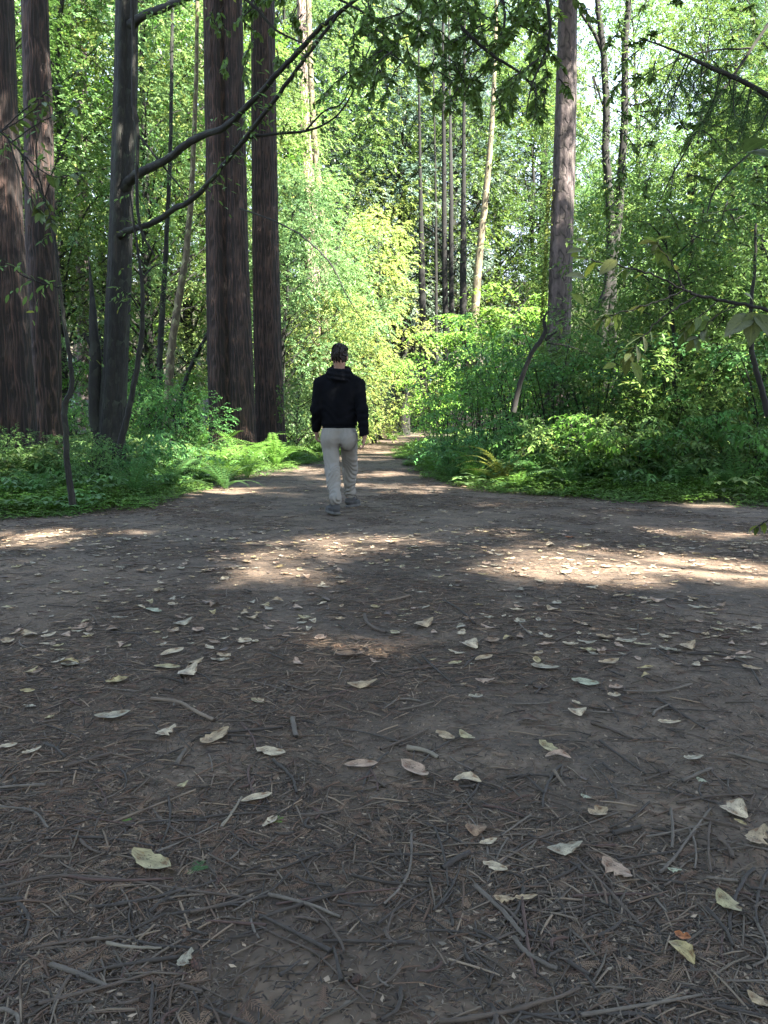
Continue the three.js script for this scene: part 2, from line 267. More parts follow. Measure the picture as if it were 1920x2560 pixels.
// a conifer: tiers of drooping boughs, flat sprays of needles
function conifer({ seed, H, R, base, boughs, trunkR, droop = 0.35, fine = 1 }) {
  const r = rng(seed), wood = new MB(), crown = new MB(), one = [1, 1, 1];
  const line = smooth([V(0, -0.3, 0), V(0.05, H * 0.35, 0.04), V(-0.04, H * 0.7, 0), V(0, H, 0)], 14); wood.tube(line, line.map((_, k) => trunkR * (1 - k / 14 * 0.95) * (k ? 1 : 1.3)), 9, one);
  for (let k = 0; k < boughs; k++) {
    const t = Math.pow((k + r()) / boughs, 0.85), h = base + (H - base) * t, L = R * (0.25 + 0.75 * Math.pow(1 - t, 0.8)) * r.s(0.55, 1.1), a = k * 2.39996 + r.g() * 0.5;
    const o = V(Math.cos(a), 0, Math.sin(a)), p0 = V(0, h, 0), tip = p0.clone().addScaledVector(o, L).add(V(0, -L * droop * r.s(0.5, 1.3), 0)), mid = p0.clone().addScaledVector(o, L * 0.5).add(V(0, L * 0.08, 0));
    const b = smooth([p0, mid, tip], 6); wood.tube(b, b.map((_, i) => Math.max(0.006, trunkR * 0.16 * (1 - i / 6.5))), 4, one); const tint = clumpTint(r);
    const n = Math.round(L * 9 * fine);
    for (let i = 0; i < n; i++) {
      const s = 0.18 + 0.82 * (i + r()) / n, f = s * 6, j = Math.min(5, Math.floor(f)), p = b[j].clone().lerp(b[j + 1], f - j), sd = i % 2 ? 1 : -1;
      const side = V(-o.z * sd, 0, o.x * sd), dir = o.clone().multiplyScalar(r.s(0.3, 0.9)).addScaledVector(side, r.s(0.4, 1)).add(V(0, -r.s(0.15, 0.75), 0)).normalize(), len = r.s(0.3, 0.65) * (1 - s * 0.35);
      for (let q = 0; q < 11; q++) {                                     // leaflets of needles
        const tt = q / 10, bb = p.clone().addScaledVector(dir, len * tt).add(V(0, -len * tt * tt * 0.3, 0)), d = dir.clone().multiplyScalar(0.6).addScaledVector(side, (q % 2 ? 0.9 : -0.9) * (1 - tt * 0.5)).add(V(r.g() * 0.25, r.g() * 0.25 - 0.1, r.g() * 0.25)).normalize(), [sx, nn] = leafFrame(r, d, 0.7), kk = r.s(0.75, 1.25);
        crown.kite(bb, d, sx, nn, len * r.s(0.3, 0.5), len * 0.085, [tint[0] * kk, tint[1] * kk, tint[2] * kk]);
      }
    }
  }
  return { wood: wood.geo(), crown: crown.geo() };
}
// a shrub of arching stems with flat layers of round leaves
function archShrub({ seed, stems, reach, high, twigs, leaf, width, stemR, trunk = 0 }) {
  const r = rng(seed), wood = new MB(), crown = new MB(), one = [1, 1, 1];
  if (trunk) wood.tube(smooth([V(0, -0.2, 0), V(0.08, trunk * 0.5, 0.05), V(-0.05, trunk, 0)], 10), Array.from({ length: 11 }, (_, k) => stemR * 2 * (1 - k / 13)), 8, one);
  for (let k = 0; k < stems; k++) {
    const a = k * 2.39996 + r.g() * 0.6, y0 = trunk ? trunk * r.s(0.12, 1) : 0, h = trunk ? r.s(0.05, 0.35) * high : high * r.s(0.45, 1.1), q = reach * r.s(0.35, 1.15) * (trunk ? 1.05 - 0.5 * y0 / trunk : 1), o = V(Math.cos(a), 0, Math.sin(a));
    const l = smooth([V(0, y0 - (trunk ? 0 : 0.1), 0).addScaledVector(o, trunk ? 0 : 0.12), V(0, y0 + h * 0.6, 0).addScaledVector(o, q * 0.3), V(0, y0 + h, 0).addScaledVector(o, q * 0.7), V(0, y0 + h * r.s(0.75, 1), 0).addScaledVector(o, q)], 14, seed + k, 0.015);
    wood.tube(l, l.map((_, i) => stemR * (1 - i / 16)), 5, one); const tint = clumpTint(r), n = Math.round(twigs * r.s(0.6, 1.3));
    for (let i = 0; i < n; i++) {
      const f = (0.16 + 0.84 * (i + r()) / n) * 14, j = Math.min(13, Math.floor(f)), p = l[j].clone().lerp(l[j + 1], f - j), s = V(-o.z, 0, o.x).multiplyScalar(i % 2 ? 1 : -1);
      const dir = s.multiplyScalar(r.s(0.4, 1)).addScaledVector(o, r.s(0, 0.9)).add(V(0, r.s(-0.3, 0.12), 0)).normalize(), kk = r.s(0.85, 1.15); spray(crown, r, p, dir, reach * r.s(0.16, 0.36), 8, leaf, width, [tint[0] * kk, tint[1] * kk, tint[2] * kk], true, 0.93);
    }
  }
  return { wood: wood.geo(), crown: crown.geo() };
}
function plantTree(geo, name, label, category, x, z, { turn = 0, scale = 1, wood = M.oak, leaves = M.leafTan, group, sy = 1, sink = 0 } = {}) {
  const g = thing(name, label, category, V(x, heightAt(x, z) - sink, z), turn, group); g.scale.set(scale, scale * sy, scale);
  part('trunk', geo.wood, wood, g); part('crown', geo.crown, leaves, g, 'stuff'); return g;
}
const px2x = (px, depth) => at(px, HORIZON, depth).x;

// ───────────────────────── the big trunks, from their edges in the photograph ─────────────────────────
function edgeTrunk(rows, depth, { sides = 64, flute = 0.05, ridge = 0.006, seed = 1, top = 33, flare = 1.15, seams = [], topTaper = 0.3, ridges = 24 } = {}) {
  const key = rows.map(([py, xl, xr]) => { const l = at(xl, py, depth), q = at(xr, py, depth); return { y: l.y, x: (l.x + q.x) / 2, r: (q.x - l.x) / 2 }; }).sort((a, b) => a.y - b.y);
  const lo = key[0], hi = key[key.length - 1], r0 = rng(seed);
  const ground = heightAt(lo.x, -depth); key.unshift({ y: ground - 0.15, x: lo.x + (lo.x - key[1].x) / Math.max(0.4, key[1].y - lo.y) * (lo.y - ground) * 0.6, r: lo.r * flare });
  const e = (hi.x - lo.x) / (hi.y - lo.y); if (top > hi.y) key.push({ y: top, x: hi.x + e * (top - hi.y) * 0.6, r: hi.r * topTaper });
  const n = Math.round((key[key.length - 1].y - key[0].y) / 0.19), mb = new MB();
  const get = (y) => { let i = 0; while (i < key.length - 2 && key[i + 1].y < y) i++; const t = clamp((y - key[i].y) / (key[i + 1].y - key[i].y), 0, 1); return [lerp(key[i].x, key[i + 1].x, t), lerp(key[i].r, key[i + 1].r, t)]; };
  const base = get(ground); const ph = [r0() * 6, r0() * 6, r0() * 6];
  for (let k = 0; k <= n; k++) {
    const y = lerp(key[0].y, key[key.length - 1].y, k / n), [cx, rr] = get(y);
    for (let j = 0; j <= sides; j++) {
      const a = j / sides * Math.PI * 2; let q = 1 + flute * (Math.cos(3 * a + ph[0] + y * 0.11) * 0.5 + Math.cos(5 * a + ph[1] - y * 0.09) * 0.35 + Math.cos(8 * a + ph[2]) * 0.2);
      for (const [sa, w, dep] of seams) { let dd = Math.abs(((a - sa) % 6.2832 + 9.4248) % 6.2832 - 3.1416); q -= dep * Math.exp(-dd * dd / (w * w)); }
      const jj = j % sides, m = (1 - Math.abs(vn(jj / sides * ridges + fbm(y * 0.5, jj * 0.1, seed, 2) * 0.9, y * 1.1, seed + 3, ridges))) * ridge * 2 - ridge;
      const r = rr * q + m * Math.min(1, rr / 0.2), cs = Math.cos(a), sn = Math.sin(a), tone = 1 + fbm(y * 0.9, jj / sides * 6, seed + 9, 3) * 0.6 + fbm(y * 5, jj * 0.8, seed + 12, 2) * 0.35;
      mb.v(cx - base[0] + cs * r, y - ground, -sn * r, cs, 0, -sn, j / sides * Math.max(1, Math.round(2 * Math.PI * base[1] / 0.8)), y / 0.8, [tone, tone, tone]);
    }
  }
  for (let k = 0; k < n; k++) for (let j = 0; j < sides; j++) { const q = k * (sides + 1) + j; mb.i.push(q, q + 1, q + sides + 1, q + 1, q + sides + 2, q + sides + 1); }
  const g = mb.geo(); g.computeVertexNormals();
  const N = g.attributes.normal; for (let k = 0; k <= n; k++) { const a = k * (sides + 1), b = a + sides; const v = V(N.getX(a) + N.getX(b), N.getY(a) + N.getY(b), N.getZ(a) + N.getZ(b)).normalize(); N.setXYZ(a, v.x, v.y, v.z); N.setXYZ(b, v.x, v.y, v.z); }
  return { geo: g, pos: V(base[0], ground, -depth) };
}
const highCrown = conifer({ seed: 301, H: 11, R: 3.2, base: 0, boughs: 60, trunkR: 0.12, fine: 0.8 });
function bigTree(name, label, rows, depth, mat, opts = {}, crownUp = 24) {
  const { geo, pos } = edgeTrunk(rows, depth, opts), g = thing(name, label, 'tree', pos, 0); part('trunk', geo, mat, g);
  if (crownUp) { const c = part('crown', highCrown.crown, M.needle, g, 'stuff'); c.position.set(0, crownUp, 0); }
  return g;
}
bigTree('redwood_tree', 'reddish brown redwood trunk cut off by the left edge of the picture', [[0, -75, 31], [300, -70, 42], [640, -62, 60], [850, -55, 74], [1080, -50, 90]], 11.5, M.redwood, { seed: 1, flute: 0.08, ridge: 0.012 });
bigTree('redwood_tree', 'straight redwood trunk second from the left edge, behind the thin grey sapling', [[0, 56, 117], [300, 62, 128], [640, 66, 136], [870, 75, 149], [1030, 84, 152]], 14, M.redwood, { seed: 2, ridge: 0.012 });
{
  const g = bigTree('redwood_tree', 'wide twin redwood trunk with two stems fused along a seam, left of the walking person', [[0, 553, 606], [300, 556, 613], [640, 560, 621], [900, 566, 633], [1075, 572, 640]], 17, M.redwood, { seed: 3, ridge: 0.012, flare: 1.2 });
  const b = edgeTrunk([[0, 509, 563], [300, 513, 568], [640, 516, 572], [900, 519, 578], [1075, 524, 584]], 16.95, { seed: 4, ridge: 0.012, flare: 1.15 });
  const m = part('trunk', b.geo, M.redwood, g); m.position.copy(b.pos).sub(g.position);
}
const redwoodIvy = bigTree('redwood_tree', 'redwood trunk right of the twin trunk, ivy sprig at its foot', [[0, 628, 686], [300, 630, 690], [640, 632, 697], [900, 636, 704], [1040, 640, 711]], 18, M.redwood, { seed: 5, ridge: 0.012, flare: 1.2 });
const fir = bigTree('fir_tree', 'grey furrowed conifer trunk with leafy moss climbing its left side, right of the trail', [[0, 1397, 1443], [300, 1388, 1440], [640, 1375, 1431], [810, 1369, 1426]], 16, M.fir, { seed: 6, flute: 0.03, ridge: 0.008, top: 26 }, 17);
{ // climbing moss and small leaves on the fir's left side
  const r = rng(61), mb = new MB();
  for (let i = 0; i < 1500; i++) { const y = 1.2 + Math.pow(r(), 0.8) * 4.2, a = Math.PI + r.g() * 0.75, q = 0.25 + r() * 0.06, px = lerp(1369, 1388, clamp((y - 3) / 5, 0, 1)); const p = V(Math.cos(a) * q + (px - 1372) / F * 16 + fbm(y, 0, 5) * 0.02, y, -Math.sin(a) * q), d = V(Math.cos(a) * 0.5 + r.g() * 0.5, -0.4 + r.g() * 0.5, -Math.sin(a) * 0.5 + r.g() * 0.6).normalize(), [s, n] = leafFrame(r, d, 0.4), k = r.s(0.5, 1.3); mb.kite(p, d, s, n, r.s(0.03, 0.07), 0.035, [k * 1.5, k * 1.1, k]); }
  part('moss', mb.geo(), M.leafTan, fir, 'stuff');
  const q = new MB(), e = redwoodIvy, w = at(700, 1000, 17.7).sub(e.position); for (let i = 0; i < 90; i++) { const p = w.clone().add(V(r.g() * 0.12, r.s(-0.5, 0.35), 0.04 + r.g() * 0.05)), d = V(r.g(), r.g() - 0.3, 0.4).normalize(), [s, n] = leafFrame(r, d, 0.4); q.oval(p, d, s, n, 0.06, 0.04, [0.8, 0.8, 0.8]); }
  part('ivy', q.geo(), M.leafTan, e, 'stuff');
}
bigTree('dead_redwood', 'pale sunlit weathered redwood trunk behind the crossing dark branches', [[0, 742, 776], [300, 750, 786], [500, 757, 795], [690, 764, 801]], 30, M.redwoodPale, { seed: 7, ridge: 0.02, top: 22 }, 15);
// ───────────────────────── person ─────────────────────────
function surfaceNet(f, lo, hi, cell, warpNormal = 0.004) {
  const n = [0, 1, 2].map((k) => Math.ceil((hi[k] - lo[k]) / cell) + 1), [nx, ny, nz] = n, val = new Float32Array(nx * ny * nz), id = (i, j, k) => (i * ny + j) * nz + k, vert = new Int32Array(nx * ny * nz).fill(-1), p = [], idx = [];
  for (let i = 0; i < nx; i++) for (let j = 0; j < ny; j++) for (let k = 0; k < nz; k++) val[id(i, j, k)] = f(lo[0] + i * cell, lo[1] + j * cell, lo[2] + k * cell);
  const C = [[0, 0, 0], [1, 0, 0], [0, 1, 0], [1, 1, 0], [0, 0, 1], [1, 0, 1], [0, 1, 1], [1, 1, 1]], E = [[0, 1], [2, 3], [4, 5], [6, 7], [0, 2], [1, 3], [4, 6], [5, 7], [0, 4], [1, 5], [2, 6], [3, 7]];
  for (let i = 0; i < nx - 1; i++) for (let j = 0; j < ny - 1; j++) for (let k = 0; k < nz - 1; k++) {
    const v = C.map((c) => val[id(i + c[0], j + c[1], k + c[2])]); let m = 0, x = 0, y = 0, z = 0;
    for (const [a, b] of E) if ((v[a] < 0) !== (v[b] < 0)) { const t = v[a] / (v[a] - v[b]); x += C[a][0] + (C[b][0] - C[a][0]) * t; y += C[a][1] + (C[b][1] - C[a][1]) * t; z += C[a][2] + (C[b][2] - C[a][2]) * t; m++; }
    if (m) { vert[id(i, j, k)] = p.length / 3; p.push(lo[0] + (i + x / m) * cell, lo[1] + (j + y / m) * cell, lo[2] + (k + z / m) * cell); }
  }
  const quad = (a, b, c, d, flip) => flip ? idx.push(a, c, b, a, d, c) : idx.push(a, b, c, a, c, d);
  for (let i = 1; i < nx - 1; i++) for (let j = 1; j < ny - 1; j++) for (let k = 1; k < nz - 1; k++) {
    const s = val[id(i, j, k)] < 0;
    if (s !== val[id(i + 1, j, k)] < 0) quad(vert[id(i, j - 1, k - 1)], vert[id(i, j, k - 1)], vert[id(i, j, k)], vert[id(i, j - 1, k)], !s);
    if (s !== val[id(i, j + 1, k)] < 0) quad(vert[id(i - 1, j, k - 1)], vert[id(i - 1, j, k)], vert[id(i, j, k)], vert[id(i, j, k - 1)], !s);
    if (s !== val[id(i, j, k + 1)] < 0) quad(vert[id(i - 1, j - 1, k)], vert[id(i, j - 1, k)], vert[id(i, j, k)], vert[id(i - 1, j, k)], !s);
  }
  const nrm = [], h = warpNormal; for (let q = 0; q < p.length; q += 3) { const [x, y, z] = [p[q], p[q + 1], p[q + 2]], v = V(f(x + h, y, z) - f(x - h, y, z), f(x, y + h, z) - f(x, y - h, z), f(x, y, z + h) - f(x, y, z - h)).normalize(); nrm.push(v.x, v.y, v.z); }
  const g = new THREE.BufferGeometry(); g.setAttribute('position', new THREE.Float32BufferAttribute(p, 3)); g.setAttribute('normal', new THREE.Float32BufferAttribute(nrm, 3));
  g.setAttribute('uv', new THREE.Float32BufferAttribute(p.length / 3 * 2 ? Array.from({ length: p.length / 3 * 2 }, (_, q) => q % 2 ? p[(q >> 1) * 3 + 1] : p[(q >> 1) * 3] + p[(q >> 1) * 3 + 2]) : [], 2)); g.setIndex(idx); return g;
}
const smin = (a, b, k) => { const h = Math.max(k - Math.abs(a - b), 0) / k; return Math.min(a, b) - h * h * k * 0.25; };
function bone(a, b, ra, rb, sx = 1, sz = 1) {                          // distance to a tapered capsule, flattened by sx, sz
  const ax = a.x * sx, ay = a.y, az = a.z * sz, dx = b.x * sx - ax, dy = b.y - ay, dz = b.z * sz - az, L = dx * dx + dy * dy + dz * dz || 1e-9;
  return (x, y, z) => { const qx = x * sx - ax, qy = y - ay, qz = z * sz - az, t = clamp((qx * dx + qy * dy + qz * dz) / L, 0, 1); return Math.hypot(qx - dx * t, qy - dy * t, qz - dz * t) - lerp(ra, rb, t); };
}
const ball = (c, rx, ry, rz) => (x, y, z) => { const k = Math.hypot((x - c.x) / rx, (y - c.y) / ry, (z - c.z) / rz); return (k - 1) * Math.min(rx, ry, rz); };
const blend = (list, k) => (x, y, z) => { let d = list[0](x, y, z); for (let i = 1; i < list.length; i++) d = smin(d, list[i](x, y, z), k); return d; };
{
  const D = 8.3, O = V(at(848, 1100, D).x, heightAt(at(848, 1100, D).x, -D) + 0.014, -D);
  const J = (zx, zy, depth = D) => at(740 + zx / 4.609, 840 + zy / 4.609, depth).sub(O);
  const g = thing('person', 'person in a black hooded sweatshirt and light grey sweatpants walking away down the trail', 'person', O);
  const skin = new THREE.MeshPhysicalMaterial({ color: new THREE.Color().setRGB(0.26, 0.145, 0.1), roughness: 0.6 }), hairM = new THREE.MeshPhysicalMaterial({ color: new THREE.Color().setRGB(0.012, 0.008, 0.006), roughness: 0.6, specularIntensity: 0.4 });
  const weave = dataTex(256, 256, (u, v) => { const q = 0.5 + 0.25 * vn(u * 128, v * 64, 5, 128, 64) + 0.3 * fbmT(u * 10, v * 10, 9, 3, 10, 10); return [q, q, q]; }, false, 4, 4);
  const black = new THREE.MeshPhysicalMaterial({ color: new THREE.Color().setRGB(0.0035, 0.004, 0.0055), roughness: 0.95, specularIntensity: 0.15, bumpMap: weave, bumpScale: 0.002, sheen: 0.04, sheenColor: new THREE.Color(0.1, 0.11, 0.14), sheenRoughness: 0.6 });
  const grey = new THREE.MeshStandardMaterial({ color: new THREE.Color().setRGB(0.19, 0.175, 0.15), roughness: 0.95, bumpMap: weave, bumpScale: 0.002 });
  const shoeM = new THREE.MeshStandardMaterial({ color: new THREE.Color().setRGB(0.042, 0.041, 0.04), roughness: 0.85, bumpMap: weave, bumpScale: 0.002 }), soleM = new THREE.MeshStandardMaterial({ color: new THREE.Color().setRGB(0.08, 0.076, 0.07), roughness: 0.8 }), laceM = new THREE.MeshStandardMaterial({ color: new THREE.Color().setRGB(0.02, 0.02, 0.025), roughness: 0.9 });
  // joints
  const head = J(500, 240, 8.27), neck = J(500, 400, 8.28), chest = J(497, 640, 8.29), waist = J(495, 1060, 8.3);
  const sh = [J(286, 560, 8.29), J(714, 560, 8.29)], el = [J(234, 850, 8.27), J(762, 860, 8.2)], wr = [J(233, 1085, 8.42), J(792, 1140, 8.19)];
  const hip = [J(398, 1170, 8.3), J(608, 1170, 8.3)], kn = [J(420, 1560, 8.17), J(622, 1540, 8.52)], an = [J(446, 1915, 7.97), J(628, 1850, 8.6)];
  const fy = [0.0, 0.0], heel = [V(J(462, 2000, 7.92).x, 0.045, J(0, 0, 7.93).z), V(J(610, 1950, 8.56).x, 0.05, J(0, 0, 8.56).z)];
  const toe = [V(heel[0].x - 0.085, 0.03, heel[0].z - 0.19), V(heel[1].x + 0.085, 0.03, heel[1].z - 0.185)];
  an[0].y = 0.125; an[1].y = 0.13; an[0].x = heel[0].x - 0.01; an[1].x = heel[1].x + 0.012; an[0].z = heel[0].z - 0.02; an[1].z = heel[1].z - 0.02;
  // trousers
  const legs = [];
  for (const i of [0, 1]) legs.push(bone(hip[i], kn[i], 0.098, 0.071), bone(kn[i], an[i].clone().add(V(0, 0.02, 0)), 0.070, 0.052), ball(an[i].clone().add(V(0, 0.03, 0.005)), 0.058, 0.05, 0.062), ball(kn[i].clone().lerp(an[i], 0.3).add(V(0, 0, 0.02)), 0.063, 0.14, 0.07));
  const seat = [bone(J(430, 1080, 8.3), J(560, 1080, 8.3), 0.118, 0.118, 1, 1.05), ball(J(405, 1190, 8.24), 0.1, 0.115, 0.1), ball(J(602, 1190, 8.24), 0.1, 0.115, 0.1)];
  const trouser = blend([...legs, ...seat], 0.035), hemY = (x) => Math.min(...[0, 1].map((i) => an[i].y + 0.0 + Math.abs(x - an[i].x) * 0.0));
  const wrinkle = (x, y, z, lo, hi) => { let s = 0; for (const i of [0, 1]) { const dy = y - kn[i].y, dd = Math.hypot(x - kn[i].x, z - kn[i].z); if (dd < 0.16) s += Math.exp(-dy * dy / 0.012) * 0.5; const da = y - an[i].y - 0.05; if (Math.hypot(x - an[i].x, z - an[i].z) < 0.14) s += Math.exp(-da * da / 0.01) * 1.0; } return (0.16 + s * 0.7) * 0.008 * Math.sin(y * 85 + 8 * Math.sin(x * 17 + z * 14) + 5 * vn(x * 14, y * 9, 3)) + 0.008 * vn(x * 11 + 3, y * 7 + z * 5, 8); };
  const tf = (x, y, z) => Math.max(trouser(x, y, z) + wrinkle(x, y, z), y - waist.y - 0.0, an[0].y - 0.062 - y);
  part('trousers', surfaceNet(tf, [-0.32, 0.05, -0.5], [0.32, 1.05, 0.5], 0.0105), grey, g);
  // sweatshirt
  const tor = [bone(J(405, 640, 8.29), J(408, 1040, 8.3), 0.119, 0.102, 1, 1.05), bone(J(590, 640, 8.29), J(585, 1040, 8.3), 0.119, 0.102, 1, 1.05), bone(J(497, 560, 8.27), J(497, 1040, 8.3), 0.13, 0.112)];
  for (const i of [0, 1]) tor.push(bone(neck.clone().add(V((i ? 1 : -1) * 0.05, -0.035, 0)), sh[i].clone().add(V(0, 0.005, 0)), 0.062, 0.066));
  const torso = blend(tor, 0.06), sleeve = [0, 1].map((i) => blend([bone(sh[i], el[i], 0.075, 0.061), bone(el[i], wr[i], 0.061, 0.046)], 0.03));
  const hoodC = J(497, 455, 8.19), ring = (x, y, z) => { const dx = x - neck.x, dy = y - neck.y + 0.008 - (z - neck.z) * -0.25, dz = z - neck.z - 0.015, q = Math.hypot(dx, dz * 0.9) - 0.092; return Math.hypot(q, dy * 0.8) - 0.042; };
  const hood = blend([ring, bone(J(420, 440, 8.2), J(575, 440, 8.2), 0.045, 0.045), bone(J(455, 490, 8.16), J(540, 490, 8.16), 0.048, 0.048)], 0.045);
  const folds = (x, y, z) => { let s = 0; for (const i of [0, 1]) { const dd = Math.hypot(x - el[i].x, y - el[i].y, z - el[i].z); s += Math.exp(-dd * dd / 0.02); const dw = Math.hypot(x - wr[i].x, y - wr[i].y - 0.08, z - wr[i].z); s += Math.exp(-dw * dw / 0.008); } const b = Math.exp(-((y - waist.y - 0.1) ** 2) / 0.008); return (0.05 + s * 0.4 + b * 0.4) * 0.006 * Math.sin(y * 75 + 5 * Math.sin(x * 13 + z * 9) + 2.5 * vn(x * 12, y * 7, 4)) + 0.009 * vn(x * 9 + 2, y * 6 + z * 4, 6); };
  const cut = (i) => { const d = wr[i].clone().sub(el[i]).normalize(), w = wr[i].clone().addScaledVector(d, 0.005); return (x, y, z) => (x - w.x) * d.x + (y - w.y) * d.y + (z - w.z) * d.z; }, cuts = [cut(0), cut(1)];
  const hemTop = waist.y + 0.012;
  const hf = (x, y, z) => {
    let t = torso(x, y, z); if (y < hemTop + 0.03) t += 0.012 * sstep(hemTop + 0.03, hemTop + 0.008, y); t = Math.max(t, waist.y - 0.045 - y);
    const a = Math.max(sleeve[0](x, y, z), cuts[0](x, y, z)), b = Math.max(sleeve[1](x, y, z), cuts[1](x, y, z));
    return smin(smin(smin(t, a, 0.028), b, 0.028), hood(x, y, z) + 0.004 * Math.sin(y * 130 + x * 20), 0.014) + folds(x, y, z);
  };
  part('sweatshirt', surfaceNet(hf, [-0.42, 0.74, -0.4], [0.42, 1.52, 0.34], 0.0105), black, g);
  // head, neck, hands: one skin body that runs on inside the clothes
  const face = (y, z) => head.clone().add(V(0, y, z));
  const hd = [ball(head.clone().add(V(0, 0.015, 0.005)), 0.075, 0.098, 0.094), ball(face(-0.05, -0.03), 0.058, 0.07, 0.068), ball(face(-0.012, -0.1), 0.012, 0.025, 0.02), ball(face(-0.095, -0.062), 0.03, 0.022, 0.03), bone(face(-0.06, 0.02), neck.clone().add(V(0, -0.05, 0)), 0.052, 0.058)];
  const eye = [-1, 1].map((s) => ball(head.clone().add(V(s * 0.03, 0.005, -0.098)), 0.016, 0.01, 0.012)), mouth = ball(face(-0.055, -0.1), 0.025, 0.005, 0.012), ears = [-1, 1].map((s) => ball(head.clone().add(V(s * 0.079, -0.01, 0.005)), 0.011, 0.033, 0.019));
  const hs = blend(hd, 0.03), headF = (x, y, z) => { let d = hs(x, y, z); for (const e of ears) d = smin(d, e(x, y, z), 0.008); for (const e of [...eye, mouth]) d = Math.max(d, -e(x, y, z)); return d; };
  const bodyB = [bone(neck, waist, 0.06, 0.09, 1, 1.1), bone(waist, hip[0], 0.09, 0.075), bone(waist, hip[1], 0.09, 0.075)];
  for (const i of [0, 1]) bodyB.push(bone(neck.clone().add(V(0, -0.06, 0)), sh[i], 0.04, 0.05), bone(sh[i], el[i], 0.05, 0.04), bone(el[i], wr[i], 0.038, 0.027), bone(hip[i], kn[i], 0.075, 0.05), bone(kn[i], an[i], 0.05, 0.034), bone(an[i], heel[i].clone().add(V(0, 0.02, 0)), 0.034, 0.028), bone(heel[i].clone().add(V(0, 0.02, 0)), toe[i], 0.03, 0.018));
  const pieces = [surfaceNet(blend([...bodyB, hs], 0.03), [-0.4, 0.02, -0.52], [0.4, neck.y + 0.02, 0.5], 0.013), surfaceNet(headF, [head.x - 0.12, neck.y - 0.02, head.z - 0.15], [head.x + 0.12, head.y + 0.14, head.z + 0.14], 0.005, 0.002)];
  for (const i of [0, 1]) {
    const s = i ? 1 : -1, d = V(i ? -0.1 : 0.02, -1, i ? -0.12 : -0.22).normalize(), fwd = V(0, 0, -1).addScaledVector(d, d.z).normalize(), out = V(0, 0, 0).crossVectors(d, fwd).normalize().multiplyScalar(1);
    const w = wr[i], P = (along, f, o) => w.clone().addScaledVector(d, along).addScaledVector(fwd, f).addScaledVector(out, o), f = [bone(w.clone().addScaledVector(d, -0.05), P(0.02, 0, 0), 0.027, 0.025), bone(P(0.025, -0.018, 0), P(0.085, -0.026, 0), 0.016, 0.0125), bone(P(0.025, 0.0, 0), P(0.09, 0.0, 0), 0.0165, 0.013), bone(P(0.025, 0.02, 0), P(0.085, 0.026, 0), 0.016, 0.0125)];
    const palm = blend(f, 0.014), fingers = [[-0.029, 0.062], [-0.010, 0.078], [0.010, 0.082], [0.029, 0.074]], inward = -s;
    const chains = fingers.map(([q, L], k) => { const curl = i ? [0.15, 0.55, 0.75] : [0.5, 0.9, 1.0]; let p = P(0.082, q, 0), a = 0; const list = []; [0.46, 0.31, 0.23].forEach((h, m) => { a += curl[m] * (0.8 + 0.12 * (3 - k)) * (m ? 0.7 : 1); const e = p.clone().addScaledVector(d, Math.cos(a) * L * h).add(V(inward, 0, 0).multiplyScalar(Math.sin(a) * L * h)).addScaledVector(fwd, q * 0.12); list.push(bone(p, e, 0.0092 - m * 0.0008, 0.0085 - m * 0.0008)); p = e; }); return blend(list, 0.004); });
    const t0 = P(0.03, 0.03, 0), t1 = P(0.06, 0.052, 0).add(V(inward * 0.012, 0, 0)), t2 = P(0.09, 0.056, 0).add(V(inward * 0.022, 0, 0)), thumb = blend([bone(t0, t1, 0.0125, 0.0105), bone(t1, t2, 0.0105, 0.0085)], 0.005);
    const hf2 = (x, y, z) => { let q = palm(x, y, z); for (const c of chains) q = smin(q, c(x, y, z), 0.005); return smin(q, thumb(x, y, z), 0.008); };
    pieces.push(surfaceNet(hf2, [w.x - 0.11, w.y - 0.2, w.z - 0.13], [w.x + 0.11, w.y + 0.06, w.z + 0.11], 0.0042, 0.002));
  }
  part('body', mergeGeometries(pieces), skin, g);
  // hair: short at the sides, longer and swept up on top
  const top = J(478, 150, 8.27), cap = ball(head.clone().add(V(0, 0.018, 0.008)), 0.084, 0.106, 0.103);
  const hair = (x, y, z) => { const lock = 0.006 * Math.sin(x * 200 + z * 90 + 3 * vn(x * 30, y * 30, 2)) + 0.003 * vn(x * 90, y * 60, 4); let d = Math.max(cap(x, y, z), head.y - 0.062 - y - Math.max(0, (z - head.z)) * 0.35, head.y + 0.0 - y - (z - head.z + 0.055) * 1.8); d = smin(d, ball(top, 0.045, 0.056, 0.075)(x, y, z), 0.015); d = smin(d, ball(head.clone().add(V(0.01, 0.085, -0.02)), 0.07, 0.04, 0.085)(x, y, z), 0.02); return d + lock; };
  part('hair', surfaceNet(hair, [head.x - 0.13, head.y - 0.13, head.z - 0.16], [head.x + 0.13, head.y + 0.2, head.z + 0.15], 0.0055, 0.002), hairM, g);
  for (const i of [0, 1]) {
    const h = heel[i], t = toe[i], d = t.clone().sub(h).setY(0).normalize(), ankle = an[i].clone().add(V(0, -0.03, 0)), shoe = blend([bone(h.clone().add(V(0, 0.005, 0)), h.clone().lerp(t, 0.5).add(V(0, 0.008, 0)), 0.04, 0.042), bone(h.clone().lerp(t, 0.5), t.clone().add(V(0, 0.004, 0)), 0.043, 0.034), bone(h.clone().add(V(0, 0.03, 0)), ankle, 0.036, 0.041), bone(ankle.clone().add(V(0, -0.005, 0)), h.clone().lerp(t, 0.55).add(V(0, 0.02, 0)), 0.036, 0.03)], 0.025);
    const lo = [Math.min(h.x, t.x) - 0.08, -0.02, Math.min(h.z, t.z) - 0.08], hi = [Math.max(h.x, t.x) + 0.08, 0.19, Math.max(h.z, t.z) + 0.08];
    const lump = (x, y, z) => 0.0015 * Math.sin(y * 190) + 0.003 * vn(x * 30, z * 30 + y * 20, 3);
